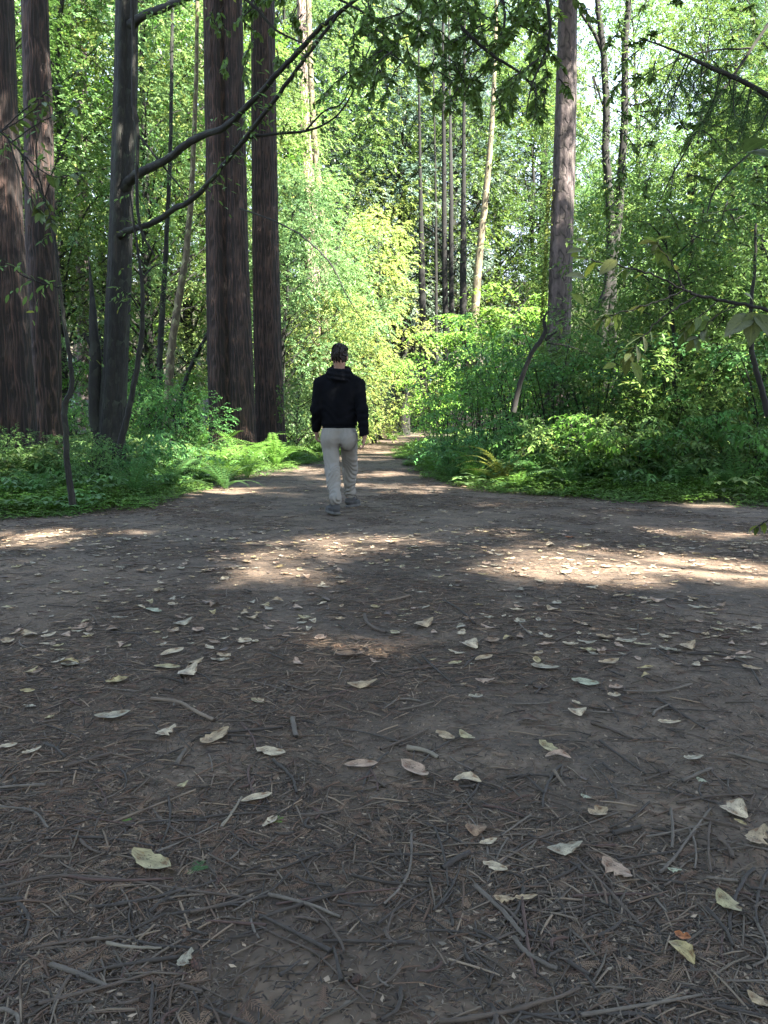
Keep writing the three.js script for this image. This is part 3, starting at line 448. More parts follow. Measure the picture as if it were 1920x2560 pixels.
    const s = part('shoe', surfaceNet((x, y, z) => Math.max(shoe(x, y, z) + lump(x, y, z), 0.014 - y, y - 0.115), lo, hi, 0.006), shoeM, g);
    part('sole', surfaceNet((x, y, z) => Math.max(shoe(x, Math.max(y, 0.035), z) - 0.004, y - 0.026, 0.001 - y), lo, hi, 0.006), soleM, s);
    const lb = new MB(), m = h.clone().lerp(t, 0.42).add(V(0, 0.072, 0)), sd = V(-d.z, 0, d.x);
    for (let k = 0; k < 3; k++) { const c = m.clone().addScaledVector(d, k * 0.028).add(V(0, -k * 0.013, 0)); lb.tube(smooth([c.clone().addScaledVector(sd, 0.034).add(V(0, -0.018, 0)), c, c.clone().addScaledVector(sd, -0.034).add(V(0, -0.018, 0))], 6), Array(7).fill(0.003), 5, [1, 1, 1]); }
    lb.tube(smooth([m, m.clone().addScaledVector(sd, 0.04).add(V(0, 0.01, 0)), m.clone().addScaledVector(sd, 0.055).add(V(0, -0.03, 0)), m.clone().addScaledVector(sd, 0.03).add(V(0, -0.04, 0))], 8), Array(9).fill(0.0025), 5, [1, 1, 1]);
    part('laces', lb.geo(), laceM, s);
  }
}

// ───────────────────────── slimmer stems drawn through their places in the photograph ─────────────────────────
// rows: [px, py, width in pixels, depth]
function stem(mb, rows, { sides = 8, n, amp = 0.004, seed = 1, lump = 0.08, origin, tint = [1, 1, 1] } = {}) {
  const pts = rows.map(([x, y, , d]) => at(x, y, d).sub(origin)), ws = rows.map(([x, y, w, d]) => { const p = at(x, y, d); return w / 2 * perPixel(p); });
  n = n ?? rows.length * 6; const line = smooth(pts, n, seed, amp);
  const rad = line.map((_, k) => { const f = k / n * (rows.length - 1), i = Math.min(rows.length - 2, Math.floor(f)); return lerp(ws[i], ws[i + 1], f - i); });
  mb.tube(line, rad, sides, tint, (len, a) => 1 + lump * vn(len * 6, a * 5, seed, 0, 5)); return line;
}
const groundPoint = (px, depth) => { const x = px2x(px, depth); return V(x, heightAt(x, -depth), -depth); };
function addLeafTwigs(mb, r, line, from, count, opts) {
  const { len = 0.3, leaves = 8, leaf = 0.08, width = 0.36, upness = 0.6, drop = 0.35, spread = 1 } = opts;
  for (let i = 0; i < count; i++) {
    const f = lerp(from, 1, (i + r()) / count) * (line.length - 1), j = Math.min(line.length - 2, Math.floor(f)), p = line[j].clone().lerp(line[j + 1], f - j), t = line[j + 1].clone().sub(line[j]).normalize();
    const dir = t.multiplyScalar(0.4).add(V(r.g() * spread, r.g() * 0.6 - drop, r.g() * spread)).normalize();
    spray(mb, r, p, dir, len * r.s(0.6, 1.3), leaves, leaf, width, clumpTint(r), true, upness);
  }
}
{ // dark tanoak with the two long branches that reach over the trail
  const d = 11, o = groundPoint(268, d), g = thing('tanoak_tree', 'dark mossy tree with two long branches reaching up over the trail', 'tree', o);
  const { geo } = edgeTrunk([[0, 279, 332], [200, 275, 333], [400, 269, 324], [640, 261, 318], [900, 249, 308], [1088, 233, 300]], d, { seed: 8, flute: 0.12, ridge: 0.006, sides: 32, top: 9, seams: [[-1.2, 0.35, 0.22], [-2.2, 0.25, 0.12]], ridges: 9, flare: 1.25 });
  part('trunk', geo, M.oak, g);
  const side = new MB(); stem(side, [[262, 1140, 34, d], [240, 1050, 32, d], [238, 900, 30, d], [233, 800, 20, d + 0.1], [230, 740, 12, d + 0.2], [226, 690, 7, d + 0.25], [221, 640, 2, d + 0.3]], { origin: o, seed: 3, sides: 10 });
  stem(side, [[236, 900, 16, d], [224, 860, 8, d], [208, 832, 5, d]], { origin: o, seed: 4 });
  part('side_stem', side.geo(), M.oakDark, g);
  const mk = (rows, seed) => { const mb = new MB(), l = stem(mb, rows, { origin: o, seed, sides: 9, amp: 0.012, lump: 0.12 }); return [mb, l]; };
  const r = rng(81);
  const [b1, l1] = mk([[322, 70, 30, d], [345, 48, 22, d - 0.2], [400, 22, 19, d - 0.6], [470, -6, 16, d - 1.1], [560, -60, 12, d - 1.5]], 11); const p1 = part('branch', b1.geo(), M.oakDark, g);
  const [b2, l2] = mk([[306, 480, 34, d], [330, 445, 24, d - 0.2], [375, 420, 21, d - 0.6], [425, 395, 19, d - 1], [480, 350, 18, d - 1.5], [560, 318, 16, d - 2], [622, 262, 15, d - 2.4], [720, 155, 13, d - 2.9], [792, 78, 12, d - 3.2], [866, 16, 10, d - 3.4], [950, -40, 7, d - 3.6]], 12); const p2 = part('branch', b2.geo(), M.oakDark, g);
  const [b3, l3] = mk([[282, 605, 24, d], [312, 580, 18, d - 0.2], [375, 560, 15, d - 0.6], [430, 527, 14, d - 1], [492, 488, 13, d - 1.5], [570, 400, 12, d - 2], [622, 335, 12, d - 2.4], [708, 222, 11, d - 2.9], [780, 122, 9, d - 3.2], [850, 28, 7, d - 3.4]], 13);
  stem(b3, [[610, 345, 8, d - 2.3], [690, 335, 7, d - 2.5], [775, 325, 6, d - 2.7], [835, 295, 5, d - 2.8], [868, 255, 4, d - 2.9], [893, 203, 2.5, d - 3]], { origin: o, seed: 15 });
  stem(b3, [[765, 325, 5, d - 2.7], [815, 275, 4, d - 2.8], [850, 262, 4, d - 2.85], [880, 215, 2, d - 2.9]], { origin: o, seed: 16 });
  const p3 = part('branch', b3.geo(), M.oakDark, g);
  for (const [pp, l, from, cnt, seed] of [[p1, l1, 0.35, 22, 1], [p2, l2, 0.5, 34, 2], [p3, l3, 0.45, 26, 3]]) { const mb = new MB(); addLeafTwigs(mb, rng(820 + seed), l, from, cnt, { len: 0.32, leaves: 5, leaf: 0.085, drop: 0.2 }); part('leaves', mb.geo(), M.leafTan, pp, 'stuff'); }
  const sm = new MB(); for (const [x, y] of [[690, 262], [720, 300], [800, 250], [812, 285], [835, 300], [710, 300], [770, 238]]) { const p = at(x, y, d - 2.7).sub(o); spray(sm, r, p, V(r.g(), -0.3, r.g()).normalize(), 0.12, 4, 0.085, 0.45, [0.5, 0.5, 0.5], true, 0.5); }
  part('leaves', sm.geo(), M.leafTan, p3, 'stuff');
  const hang = new MB(); stem(hang, [[330, -20, 9, d - 0.6], [334, 130, 9, d - 0.6], [334, 260, 10, d - 0.6], [344, 335, 10, d - 0.6], [342, 440, 8, d - 0.6], [346, 540, 8, d - 0.6], [358, 590, 7, d - 0.6], [388, 640, 4, d - 0.6]], { origin: o, seed: 21 });
  stem(hang, [[344, 335, 6, d - 0.6], [400, 405, 6, d - 0.7], [440, 455, 4, d - 0.8], [470, 490, 3, d - 0.9]], { origin: o, seed: 22 });
  part('hanging_stem', hang.geo(), M.oakDark, g);
  const top = part('crown', broadTree({ seed: 82, H: 6, R: 3, base: 0.2, clumps: 18, sprays: 18, leaf: 0.1, width: 0.4, trunkR: 0.1 }).crown, M.leafTan, g, 'stuff'); top.position.set(0, 7, 0);
}
function sapling(name, label, rows, { mat = M.oakDark, twigs = [], leafCount = 0, leaf = 0.07, leafMatl = M.leafTan, from = 0.4, seed = 1, group } = {}) {
  const last = rows[0], o = groundPoint(last[0], last[3]), g = thing(name, label, 'tree', o, 0, group), mb = new MB(), r = rng(seed + 900);
  const l = stem(mb, rows, { origin: o, seed, amp: 0.01 }); const lines = [[l, from]]; for (const t of twigs) lines.push([stem(mb, t, { origin: o, seed: seed + 5, amp: 0.008, sides: 6 }), 0.2]);
  part('trunk', mb.geo(), mat, g);
  if (leafCount) { const lm = new MB(); for (const [q, f] of lines) addLeafTwigs(lm, r, q, f, Math.round(leafCount / lines.length), { leaf, len: 0.28, leaves: 6 }); part('crown', lm.geo(), leafMatl, g, 'stuff'); }
  return g;
}
sapling('young_tree', 'thin leaning dark stem rising through leaves just right of the mossy tree', [[298, 1120, 17, 10.2], [318, 1040, 15, 10.2], [345, 905, 13, 10.2], [356, 800, 11, 10.2], [354, 700, 9, 10.2], [340, 600, 6, 10.2], [325, 480, 3, 10.2]], { leafCount: 26, seed: 31, twigs: [[[356, 790, 5, 10.2], [330, 745, 4, 10.1], [300, 720, 2, 10]], [[354, 700, 5, 10.2], [380, 670, 4, 10.3], [410, 655, 2, 10.4]]] });
sapling('young_tree', 'thin grey crooked sapling standing in the ferns by the left edge', [[182, 1262, 17, 7.4], [170, 1180, 15, 7.4], [163, 1060, 14, 7.4], [162, 1010, 15, 7.4], [178, 975, 12, 7.4], [177, 905, 11, 7.4], [168, 850, 10, 7.4], [152, 740, 9, 7.4], [142, 640, 7, 7.4], [110, 500, 5, 7.4], [60, 395, 4, 7.3]], { mat: M.oak, leafCount: 30, leaf: 0.085, seed: 32, from: 0.55, twigs: [[[60, 395, 4, 7.3], [20, 340, 3, 7.2], [-30, 310, 2, 7.1]], [[110, 500, 4, 7.4], [90, 380, 3, 7.2], [115, 260, 2, 7]], [[150, 720, 4, 7.4], [60, 690, 3, 7.2], [0, 640, 2, 7]], [[110, 500, 4, 7.4], [150, 380, 3, 7.2], [200, 260, 2, 7]]] });
sapling('young_tree', 'blackish forked stem leaning right in the shrubs before the grey conifer trunk', [[1283, 1030, 15, 10.6], [1303, 950, 13, 10.6], [1328, 885, 12, 10.6], [1352, 850, 12, 10.6], [1364, 825, 11, 10.6], [1360, 800, 7, 10.6], [1368, 780, 5, 10.6]], { seed: 33, twigs: [[[1364, 850, 9, 10.6], [1378, 838, 7, 10.6], [1392, 828, 4, 10.6]], [[1366, 858, 4, 10.6], [1420, 865, 3, 10.6], [1475, 885, 2, 10.6]]] });
sapling('young_tree', 'dark thin stem in the shrubs near the right edge', [[1920, 1040, 16, 9], [1900, 960, 14, 9], [1882, 890, 13, 9], [1876, 800, 10, 9], [1886, 680, 8, 9.1], [1890, 560, 6, 9.2]], { seed: 34, leafCount: 30, leaf: 0.07 });
sapling('dead_branch', 'thin bare fir branch with a few needles crossing before the redwood trunks', [[905, 800, 2, 13], [868, 740, 3, 13], [835, 672, 4, 13], [790, 620, 4, 13.5], [740, 580, 4, 14], [680, 550, 4, 14.5], [600, 522, 4, 15]], { seed: 35 });
{ // two dark stems that spring from one foot, right of the grey conifer
  const d = 20, o = groundPoint(1525, d), g = thing('twin_stem_tree', 'leafy tree with two dark stems springing from one foot, right of the grey conifer trunk', 'tree', o), mb = new MB(), r = rng(91);
  const a = stem(mb, [[1512, 1060, 34, d], [1508, 780, 30, d], [1522, 700, 24, d], [1527, 600, 22, d], [1522, 480, 20, d], [1514, 380, 19, d], [1516, 260, 18, d], [1508, 130, 16, d], [1494, 0, 14, d], [1480, -200, 10, d]], { origin: o, seed: 41, amp: 0.02, sides: 10 });
  const b = stem(mb, [[1530, 1060, 34, d], [1528, 760, 26, d], [1536, 640, 20, d], [1548, 520, 20, d], [1555, 400, 19, d], [1562, 260, 18, d], [1563, 120, 16, d], [1572, 0, 15, d], [1580, -200, 10, d]], { origin: o, seed: 42, amp: 0.02, sides: 10 });
  stem(mb, [[1508, 130, 12, d], [1484, 80, 9, d], [1452, 30, 7, d], [1430, -40, 5, d]], { origin: o, seed: 43 });
  stem(mb, [[1492, 245, 3, d], [1482, 190, 5, d], [1500, 240, 5, d], [1512, 280, 6, d]], { origin: o, seed: 44 });
  part('trunk', mb.geo(), M.oakDark, g);
  const lm = new MB(); addLeafTwigs(lm, r, a, 0.3, 150, { leaf: 0.09, len: 0.5, leaves: 9, spread: 1.2 }); addLeafTwigs(lm, r, b, 0.3, 150, { leaf: 0.09, len: 0.5, leaves: 9, spread: 1.2 });
  part('crown', lm.geo(), M.leafTan, g, 'stuff');
}
for (const [label, rows, mat, seed] of [
  ['slim tan sunlit trunk pressed close beside the pale weathered redwood trunk', [[812, 900, 22, 27], [809, 680, 20, 27], [801, 500, 19, 27], [790, 400, 18, 27], [778, 220, 15, 27], [770, 0, 13, 27], [765, -120, 12, 27]], M.tan, 51],
  ['slender pale trunk leaning slightly right among bright leaves, right of the trail', [[1178, 1000, 26, 30], [1190, 740, 22, 30], [1202, 600, 19, 30], [1216, 470, 17, 30], [1228, 330, 14, 30], [1236, 180, 11, 30], [1242, -60, 8, 30]], M.tan, 52],
  ['left one of the slim straight stems between the mossy tree and the twin redwood', [[400, 1150, 17, 19], [400, 1010, 16, 19], [400, 900, 15, 19], [406, 770, 14, 19], [414, 640, 12, 19], [425, 400, 10, 19], [430, 100, 8, 19], [433, -220, 5, 19]], M.oak, 53],
  ['tan mottled trunk bending right between the mossy tree and the twin redwood', [[418, 1150, 24, 18.5], [420, 1010, 21, 18.5], [430, 865, 20, 18.5], [445, 760, 19, 18.5], [465, 640, 17, 18.5], [480, 450, 13, 18.5], [490, 200, 11, 18.5], [497, -220, 7, 18.5]], M.tan, 54],
  ['thin stem leaning far to the right behind the twin redwood trunk', [[446, 1100, 12, 18], [452, 1000, 12, 18], [466, 945, 11, 18], [490, 890, 10, 18], [530, 815, 8, 18], [580, 730, 5, 18], [625, 650, 2, 18]], M.oak, 55],
  ['greyish brown trunk seen between the second redwood and the mossy tree', [[215, 1000, 40, 25], [210, 760, 34, 25], [206, 580, 32, 25], [204, 300, 28, 25], [200, -60, 24, 25]], M.fir, 56],
  ['leaning weathered snag beside the yellow green tree, left of the trail', [[845, 850, 17, 28], [840, 690, 16, 28], [846, 600, 14, 28], [866, 540, 11, 28], [876, 480, 5, 28]], M.oak, 57],
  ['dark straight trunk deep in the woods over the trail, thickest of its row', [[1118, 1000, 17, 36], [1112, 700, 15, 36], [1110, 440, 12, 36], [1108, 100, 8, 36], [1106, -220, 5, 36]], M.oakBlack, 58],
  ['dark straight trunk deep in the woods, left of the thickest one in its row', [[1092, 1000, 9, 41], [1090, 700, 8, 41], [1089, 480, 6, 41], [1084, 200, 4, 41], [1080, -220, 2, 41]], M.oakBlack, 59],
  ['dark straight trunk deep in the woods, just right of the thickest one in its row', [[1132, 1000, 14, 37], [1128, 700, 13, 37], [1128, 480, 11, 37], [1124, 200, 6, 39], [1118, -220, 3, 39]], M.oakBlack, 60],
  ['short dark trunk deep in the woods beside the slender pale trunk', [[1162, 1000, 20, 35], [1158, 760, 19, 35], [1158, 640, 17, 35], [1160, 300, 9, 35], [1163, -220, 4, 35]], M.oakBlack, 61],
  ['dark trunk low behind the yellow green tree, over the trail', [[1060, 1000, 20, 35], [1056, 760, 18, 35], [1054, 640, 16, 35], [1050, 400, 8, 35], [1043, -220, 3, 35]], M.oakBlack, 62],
  ['brown trunk half hidden in the leaves at the right, behind the drooping fir branch', [[1740, 1000, 30, 22], [1735, 700, 26, 22], [1730, 560, 22, 22], [1724, 420, 14, 22]], M.oakDark, 63],
  ['slim straight stem among far leaves left of the mossy tree', [[150, 1000, 12, 24], [150, 700, 11, 24], [148, 300, 9, 24], [146, -220, 6, 24]], M.oak, 64],
  ['pale slim stem glimpsed left of the twin redwood trunk', [[508, 1000, 14, 30], [505, 700, 14, 30], [502, 300, 12, 30], [498, -220, 8, 30]], M.pale, 65],
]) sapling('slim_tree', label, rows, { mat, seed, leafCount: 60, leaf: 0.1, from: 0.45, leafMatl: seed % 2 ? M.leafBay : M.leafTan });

// ───────────────────────── woods behind ─────────────────────────
const P = {
  tall: broadTree({ seed: 401, H: 15, R: 3.3, base: 1.6, clumps: 78, sprays: 48, leaf: 0.11, width: 0.5, trunkR: 0.16, size: [0.5, 1.0] }),
  tall2: broadTree({ seed: 402, H: 18, R: 3.8, base: 3.2, clumps: 84, sprays: 46, leaf: 0.12, width: 0.5, trunkR: 0.2, size: [0.5, 1.05] }),
  low: broadTree({ seed: 403, H: 8, R: 2.6, base: 0.5, clumps: 90, sprays: 55, leaf: 0.09, width: 0.5, trunkR: 0.09, size: [0.45, 0.85] }),
  maple: archShrub({ seed: 404, stems: 34, reach: 2.9, high: 3, twigs: 22, leaf: 0.13, width: 0.8, stemR: 0.03, trunk: 5.5 }),
  column: broadTree({ seed: 405, H: 8, R: 2.0, base: 0.4, clumps: 80, sprays: 52, leaf: 0.09, width: 0.55, trunkR: 0.08, size: [0.35, 0.7], profile: (t) => 0.35 + 0.65 * Math.sin(Math.PI * Math.pow(1 - t, 1.3)) * (1 - t * 0.3) }),
  fir: conifer({ seed: 406, H: 22, R: 3.4, base: 1.5, boughs: 170, trunkR: 0.26, fine: 1.7 }), fir2: conifer({ seed: 407, H: 16, R: 2.8, base: 0.8, boughs: 140, trunkR: 0.18, droop: 0.5, fine: 1.7 }),
};
// px of the trunk, distance, kind, scale, turn, leaves, label
const W = [
  [160, 21, 'tall', 1, 0.3, 'leafBay', 'sunlit glossy leaved tree between the second redwood and the mossy tree'],
  [380, 23, 'tall', 1.05, 1.7, 'leafBay', 'sunlit glossy leaved tree filling the gap right of the mossy tree'],
  [480, 27, 'tall2', 1, 2.9, 'leafMaple', 'tall bright tree behind the gap just left of the twin redwood trunk'],
  [30, 20, 'tall2', 0.9, 4.1, 'leafTan', 'dark green tree behind the redwood trunk at the left edge'],
  [-140, 22, 'tall', 1.1, 5.2, 'leafTan', 'dark green tree mostly beyond the left edge'],
  [265, 30, 'tall2', 1.1, 0.9, 'leafTan', 'tall dark green tree straight behind the mossy tree'],
  [90, 32, 'fir', 0.9, 1.3, 'needle', 'tall fir behind the gap between the two leftmost redwoods'],
  [610, 27, 'tall', 1.0, 2.2, 'leafBay', 'sunlit tree behind the gap between the twin redwood and its neighbour'],
  [705, 23, 'low', 1.0, 0.4, 'leafBay', 'glittering sunlit bush tree right of the redwood trunks, behind the person'],
  [790, 27, 'low', 0.95, 3.5, 'leafBay', 'pale sunlit bush tree above the head of the person'],
  [935, 30, 'column', 1.08, 1.1, 'leafYellow', 'yellow green young tree rising over the trail behind the person'],
  [868, 25, 'low', 0.62, 2.6, 'leafYellow', 'low yellow green bush beside the right shoulder of the person'],
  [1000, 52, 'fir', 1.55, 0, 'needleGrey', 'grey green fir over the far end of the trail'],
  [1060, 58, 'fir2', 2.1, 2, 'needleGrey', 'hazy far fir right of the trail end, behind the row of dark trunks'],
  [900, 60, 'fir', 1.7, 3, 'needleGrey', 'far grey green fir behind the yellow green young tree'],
  [830, 44, 'tall2', 1.45, 0.6, 'leafBay', 'pale overexposed tree high above the person, right of the weathered trunk'],
  [720, 40, 'tall2', 1.35, 4.8, 'leafBay', 'bright tree behind the pale weathered redwood trunk'],
  [1120, 47, 'tall2', 1.5, 5.5, 'leafTan', 'dusky tree crown behind the row of dark straight trunks'],
  [1235, 56, 'tall2', 1.75, 1.2, 'leafBay', 'bright tree behind the slender pale trunk'],
  [1160, 27, 'maple', 0.8, 0.2, 'leafMaple', 'vivid green large leaved young tree right of the trail'],
  [1290, 24, 'maple', 0.85, 2.0, 'leafMaple', 'vivid green layered young tree just left of the grey conifer trunk'],
  [1330, 50, 'tall2', 1.25, 3.1, 'leafTan', 'mid green tree behind the left side of the grey conifer trunk'],
  [1345, 56, 'fir', 1.6, 1.9, 'needle', 'far fir left of the grey conifer trunk'],
  [1500, 33, 'low', 1.3, 0.8, 'leafTan', 'leafy tree behind the two dark stems'],
  [1590, 27, 'low', 1.15, 2.3, 'leafTan', 'dark leafy tree right of the two dark stems'],
  [1480, 60, 'fir2', 1.1, 3.3, 'needle', 'far fir seen in the blue gap right of the grey conifer trunk'],
  [1640, 40, 'tall', 1.0, 4.4, 'leafBay', 'sunlit crown high right of the two dark stems'],
  [1700, 24, 'tall', 0.85, 5.1, 'leafTan', 'dense green tree behind the drooping fir branch'],
  [1800, 30, 'fir2', 1.1, 0.3, 'needle', 'dark fir behind the right side thicket'],
  [1880, 21, 'low', 1.2, 1.0, 'leafTan', 'dark leafy tree by the right edge behind the thicket'],
  [1960, 34, 'fir', 0.9, 2.1, 'needleGrey', 'tall fir at the right edge, sky showing through'],
  [1860, 50, 'fir', 1.35, 4.0, 'needleGrey', 'far fir near the right edge'],
  [2080, 22, 'tall', 1.0, 0.7, 'leafTan', 'leafy tree mostly beyond the right edge'],
  [560, 48, 'fir', 1.5, 1.5, 'needle', 'far fir behind the twin redwood trunk'],
  [400, 52, 'fir', 1.5, 2.8, 'needle', 'far fir in the gap right of the mossy tree'],
  [200, 50, 'fir2', 2, 0.5, 'needleGrey', 'far fir in the gap left of the mossy tree'],
  [0, 55, 'fir', 1.6, 3.9, 'needle', 'far fir behind the leftmost redwood'],
  [1180, 66, 'fir', 1.9, 0.9, 'needleGrey', 'most distant fir, right of the trail end'],
  [780, 66, 'fir', 1.9, 5.0, 'needleGrey', 'most distant fir, left of the trail end'],
  [1040, 50, 'low', 0.9, 3.3, 'leafBay', 'pale bush tree closing the far end of the trail'],
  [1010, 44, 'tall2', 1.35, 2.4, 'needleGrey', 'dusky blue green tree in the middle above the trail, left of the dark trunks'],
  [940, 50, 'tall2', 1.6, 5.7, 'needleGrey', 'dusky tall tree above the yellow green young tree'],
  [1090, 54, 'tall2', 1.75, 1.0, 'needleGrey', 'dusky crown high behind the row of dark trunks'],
  [660, 52, 'tall2', 1.6, 0.2, 'leafBay', 'pale crown high left of the weathered redwood trunk'],
  [330, 38, 'tall2', 1.3, 5.9, 'leafBay', 'bright crown high right of the mossy tree'],
  [1590, 31, 'tall', 1.15, 2.6, 'leafBay', 'sunlit tree filling the gap between the two dark stems and the fir branch'],
  [1760, 42, 'tall2', 1.3, 2.2, 'leafBay', 'bright crown high behind the drooping fir branch'],

];
{ // woods at the viewer's back close the clearing
  let first; [[-9, 3, 0.9, 0], [-7.5, 8, 1, 1.2], [-3.5, 10.5, 1.05, 2.2], [1, 11.5, 1, 3.1], [5, 12.5, 0.95, 4.2], [-12, -1.5, 1, 5.1], [-11, 6, 1.1, 0.6], [9.5, 11, 0.9, 1.9], [-5.5, 13, 1.1, 2.9], [-0.8, 15, 1.2, 4.6], [-8.2, -4.5, 0.9, 3.3], [-9, -8.5, 1, 0.4]].forEach(([x, z, s, turn]) => {
    if (!first) first = plantTree(P.low, 'small_tree', 'leafy small tree standing behind the viewer', 'tree', x, z, { turn, scale: s, leaves: M.leafTan, group: 'trees standing behind the viewer' });
    else { const c = copyOf(first); c.position.set(x, heightAt(x, z), z); c.rotation.y = turn; c.scale.setScalar(s); }
  });
}
const variants = new Map(), shifts = [[1, 1, 1], [1.12, 1.04, 0.92], [0.85, 0.97, 1.15], [0.95, 0.9, 0.85], [0.8, 0.88, 0.8]];
function leafVariant(key, k) { const id = key + k; if (!variants.has(id)) { const m = M[key].clone(), s = shifts[k]; m.color.setRGB(m.color.r * s[0], m.color.g * s[1], m.color.b * s[2]); m.name = M[key].name; variants.set(id, m); } return variants.get(id); }
for (const [px, d, kind, s, turn, leaves, label] of W) {
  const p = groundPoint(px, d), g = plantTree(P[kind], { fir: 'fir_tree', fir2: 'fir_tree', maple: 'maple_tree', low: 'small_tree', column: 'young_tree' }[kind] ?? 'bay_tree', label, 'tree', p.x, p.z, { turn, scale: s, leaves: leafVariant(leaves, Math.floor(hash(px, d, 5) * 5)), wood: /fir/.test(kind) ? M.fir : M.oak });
}

// ───────────────────────── shrubs ─────────────────────────
const S = {
  hazel: archShrub({ seed: 501, stems: 13, reach: 1.5, high: 2.2, twigs: 22, leaf: 0.075, width: 0.75, stemR: 0.014 }),
  berry: broadTree({ seed: 502, H: 1.5, R: 1.0, base: 0.05, clumps: 34, wild: 0.8, sprays: 90, leaf: 0.06, width: 0.55, trunkR: 0.02, upness: 0.8, size: [0.26, 0.45], perSpray: 9, lean: 0.1 }),
  low: archShrub({ seed: 504, stems: 16, reach: 0.75, high: 0.75, twigs: 10, leaf: 0.075, width: 0.55, stemR: 0.005 }),
  tan: broadTree({ seed: 503, H: 3.4, R: 1.5, base: 0.3, clumps: 50, wild: 0.5, sprays: 70, leaf: 0.085, width: 0.38, trunkR: 0.045, upness: 0.7, size: [0.3, 0.6], perSpray: 9, lean: 0.3 }),
};
const shrubs = [
  [1120, 17, 'hazel', 0.75, 0.2, 'leafMaple', 'bright green shrub on the right bank of the trail, farthest of the row'],
  [1200, 15.2, 'hazel', 0.85, 1.1, 'leafShrub', 'bright shrub arching over the right side of the trail'],
  [1295, 14, 'hazel', 0.95, 2.2, 'leafShrub', 'layered shrub behind the blackish forked stem'],
  [1385, 13.2, 'hazel', 0.9, 3.6, 'leafShrub', 'dense dusky shrub in front of the foot of the grey conifer trunk'],
  [1490, 12.9, 'hazel', 0.95, 4.4, 'leafShrub', 'dense dusky shrub right of the grey conifer trunk'],
  [1600, 12, 'berry', 0.8, 5.3, 'leafTan', 'dark berry bush in the middle of the right thicket'],
  [1700, 12.3, 'hazel', 0.95, 0.9, 'leafShrub', 'tall shrub of the right thicket below the near branch'],
  [1810, 11.5, 'berry', 0.85, 2.7, 'leafTan', 'dark bush of the right thicket close to the right edge'],
  [1930, 11, 'hazel', 0.9, 4.0, 'leafShrub', 'shrub cut off by the right edge of the picture'],
  [1440, 15, 'tan', 0.8, 1.9, 'leafTan', 'taller dark shrub behind the thicket, right of the conifer trunk'],
  [1640, 14, 'tan', 0.8, 3.1, 'leafTan', 'taller dark shrub behind the thicket below the two dark stems'],
  [1780, 13, 'tan', 0.9, 0.4, 'leafTan', 'tall dark tanoak bush rising behind the right thicket'],
  [1900, 13, 'tan', 1.3, 5.5, 'leafTan', 'tallest dark tanoak bush at the right edge'],
  [1690, 12.4, 'tan', 1.15, 2.4, 'leafTan', 'dark tanoak bush whose leaves hang under the drooping fir branch'],
  [1250, 18, 'hazel', 1.1, 0.5, 'leafMaple', 'vivid green shrub between the trail and the grey conifer trunk'],
  [1330, 18.5, 'hazel', 1.2, 1.5, 'leafMaple', 'vivid green shrub at the left of the grey conifer trunk'],
  [1560, 18, 'hazel', 1.1, 2.8, 'leafMaple', 'bright shrub far behind the thicket right of the conifer trunk'],
  [1080, 23, 'hazel', 1.0, 4.9, 'leafMaple', 'light green shrub beside the far trail bend'],
  [850, 26, 'berry', 1.1, 3.9, 'leafShrub', 'bush at the left of the far trail, right of the person'],
  [740, 19.5, 'berry', 1.1, 0.2, 'leafBay', 'bush right of the redwood trunks at the height of the sleeve of the person'],
  [350, 16, 'berry', 1.0, 1.2, 'leafShrub', 'bush in the gap right of the mossy tree'],
  [440, 15.5, 'berry', 0.9, 2.6, 'leafShrub', 'bush at the left foot of the twin redwood trunk'],
  [190, 16.5, 'berry', 0.8, 3.7, 'leafShrub', 'bush in the gap left of the mossy tree'],
  [470, 20, 'hazel', 0.9, 4.8, 'leafMaple', 'sunlit shrub behind the slim stems left of the twin redwood'],
  [370, 24, 'hazel', 1.0, 5.9, 'leafMaple', 'sunlit shrub farther back right of the mossy tree'],
  [140, 20, 'hazel', 1.0, 0.6, 'leafMaple', 'sunlit shrub behind the second redwood'],
  [1140, 13.2, 'low', 0.9, 0.3, 'leafShrub', 'low leafy plant where the right bank meets the narrow trail'],
  [1230, 12.3, 'low', 1.0, 1.3, 'leafShrub', 'low leafy plant behind the yellow green fern'],
  [1325, 11.7, 'low', 1.0, 2.5, 'leafShrub', 'low leafy plant below the blackish forked stem, right of the yellow green fern'],
  [1415, 11.2, 'low', 1.1, 3.3, 'leafTan', 'low glossy plant in front of the thicket under the grey conifer trunk'],
  [1500, 10.8, 'low', 1.1, 4.1, 'leafMaple', 'bright low plant catching light in the right undergrowth'],
  [1590, 10.6, 'low', 1.0, 5.3, 'leafTan', 'low glossy plant in the right undergrowth below the near leaves'],
  [1680, 10.5, 'low', 1.1, 0.9, 'leafShrub', 'low leafy plant before the right thicket, left of the last dark fern'],
  [1790, 10.3, 'low', 1.1, 2.1, 'leafTan', 'low dark plant near the right edge beside the clearing'],
  [1890, 10.0, 'low', 1.0, 3.8, 'leafShrub', 'low leafy plant at the right edge beside the clearing'],
  [90, 10.2, 'low', 0.9, 1.8, 'leafTan', 'low dark plant at the left, behind the nearest dark fern'],
  [330, 10.9, 'low', 0.85, 2.9, 'leafShrub', 'low plant at the foot of the leaning dark stem'],
  [440, 12.5, 'low', 0.8, 4.6, 'leafShrub', 'low plant left of the bright ferns'],
  [20, 10.4, 'berry', 0.5, 2.0, 'leafTan', 'dark bush at the foot of the leftmost redwood'],
  [230, 9.8, 'berry', 0.42, 4.2, 'leafTan', 'low dark bush before the foot of the mossy tree'],
];
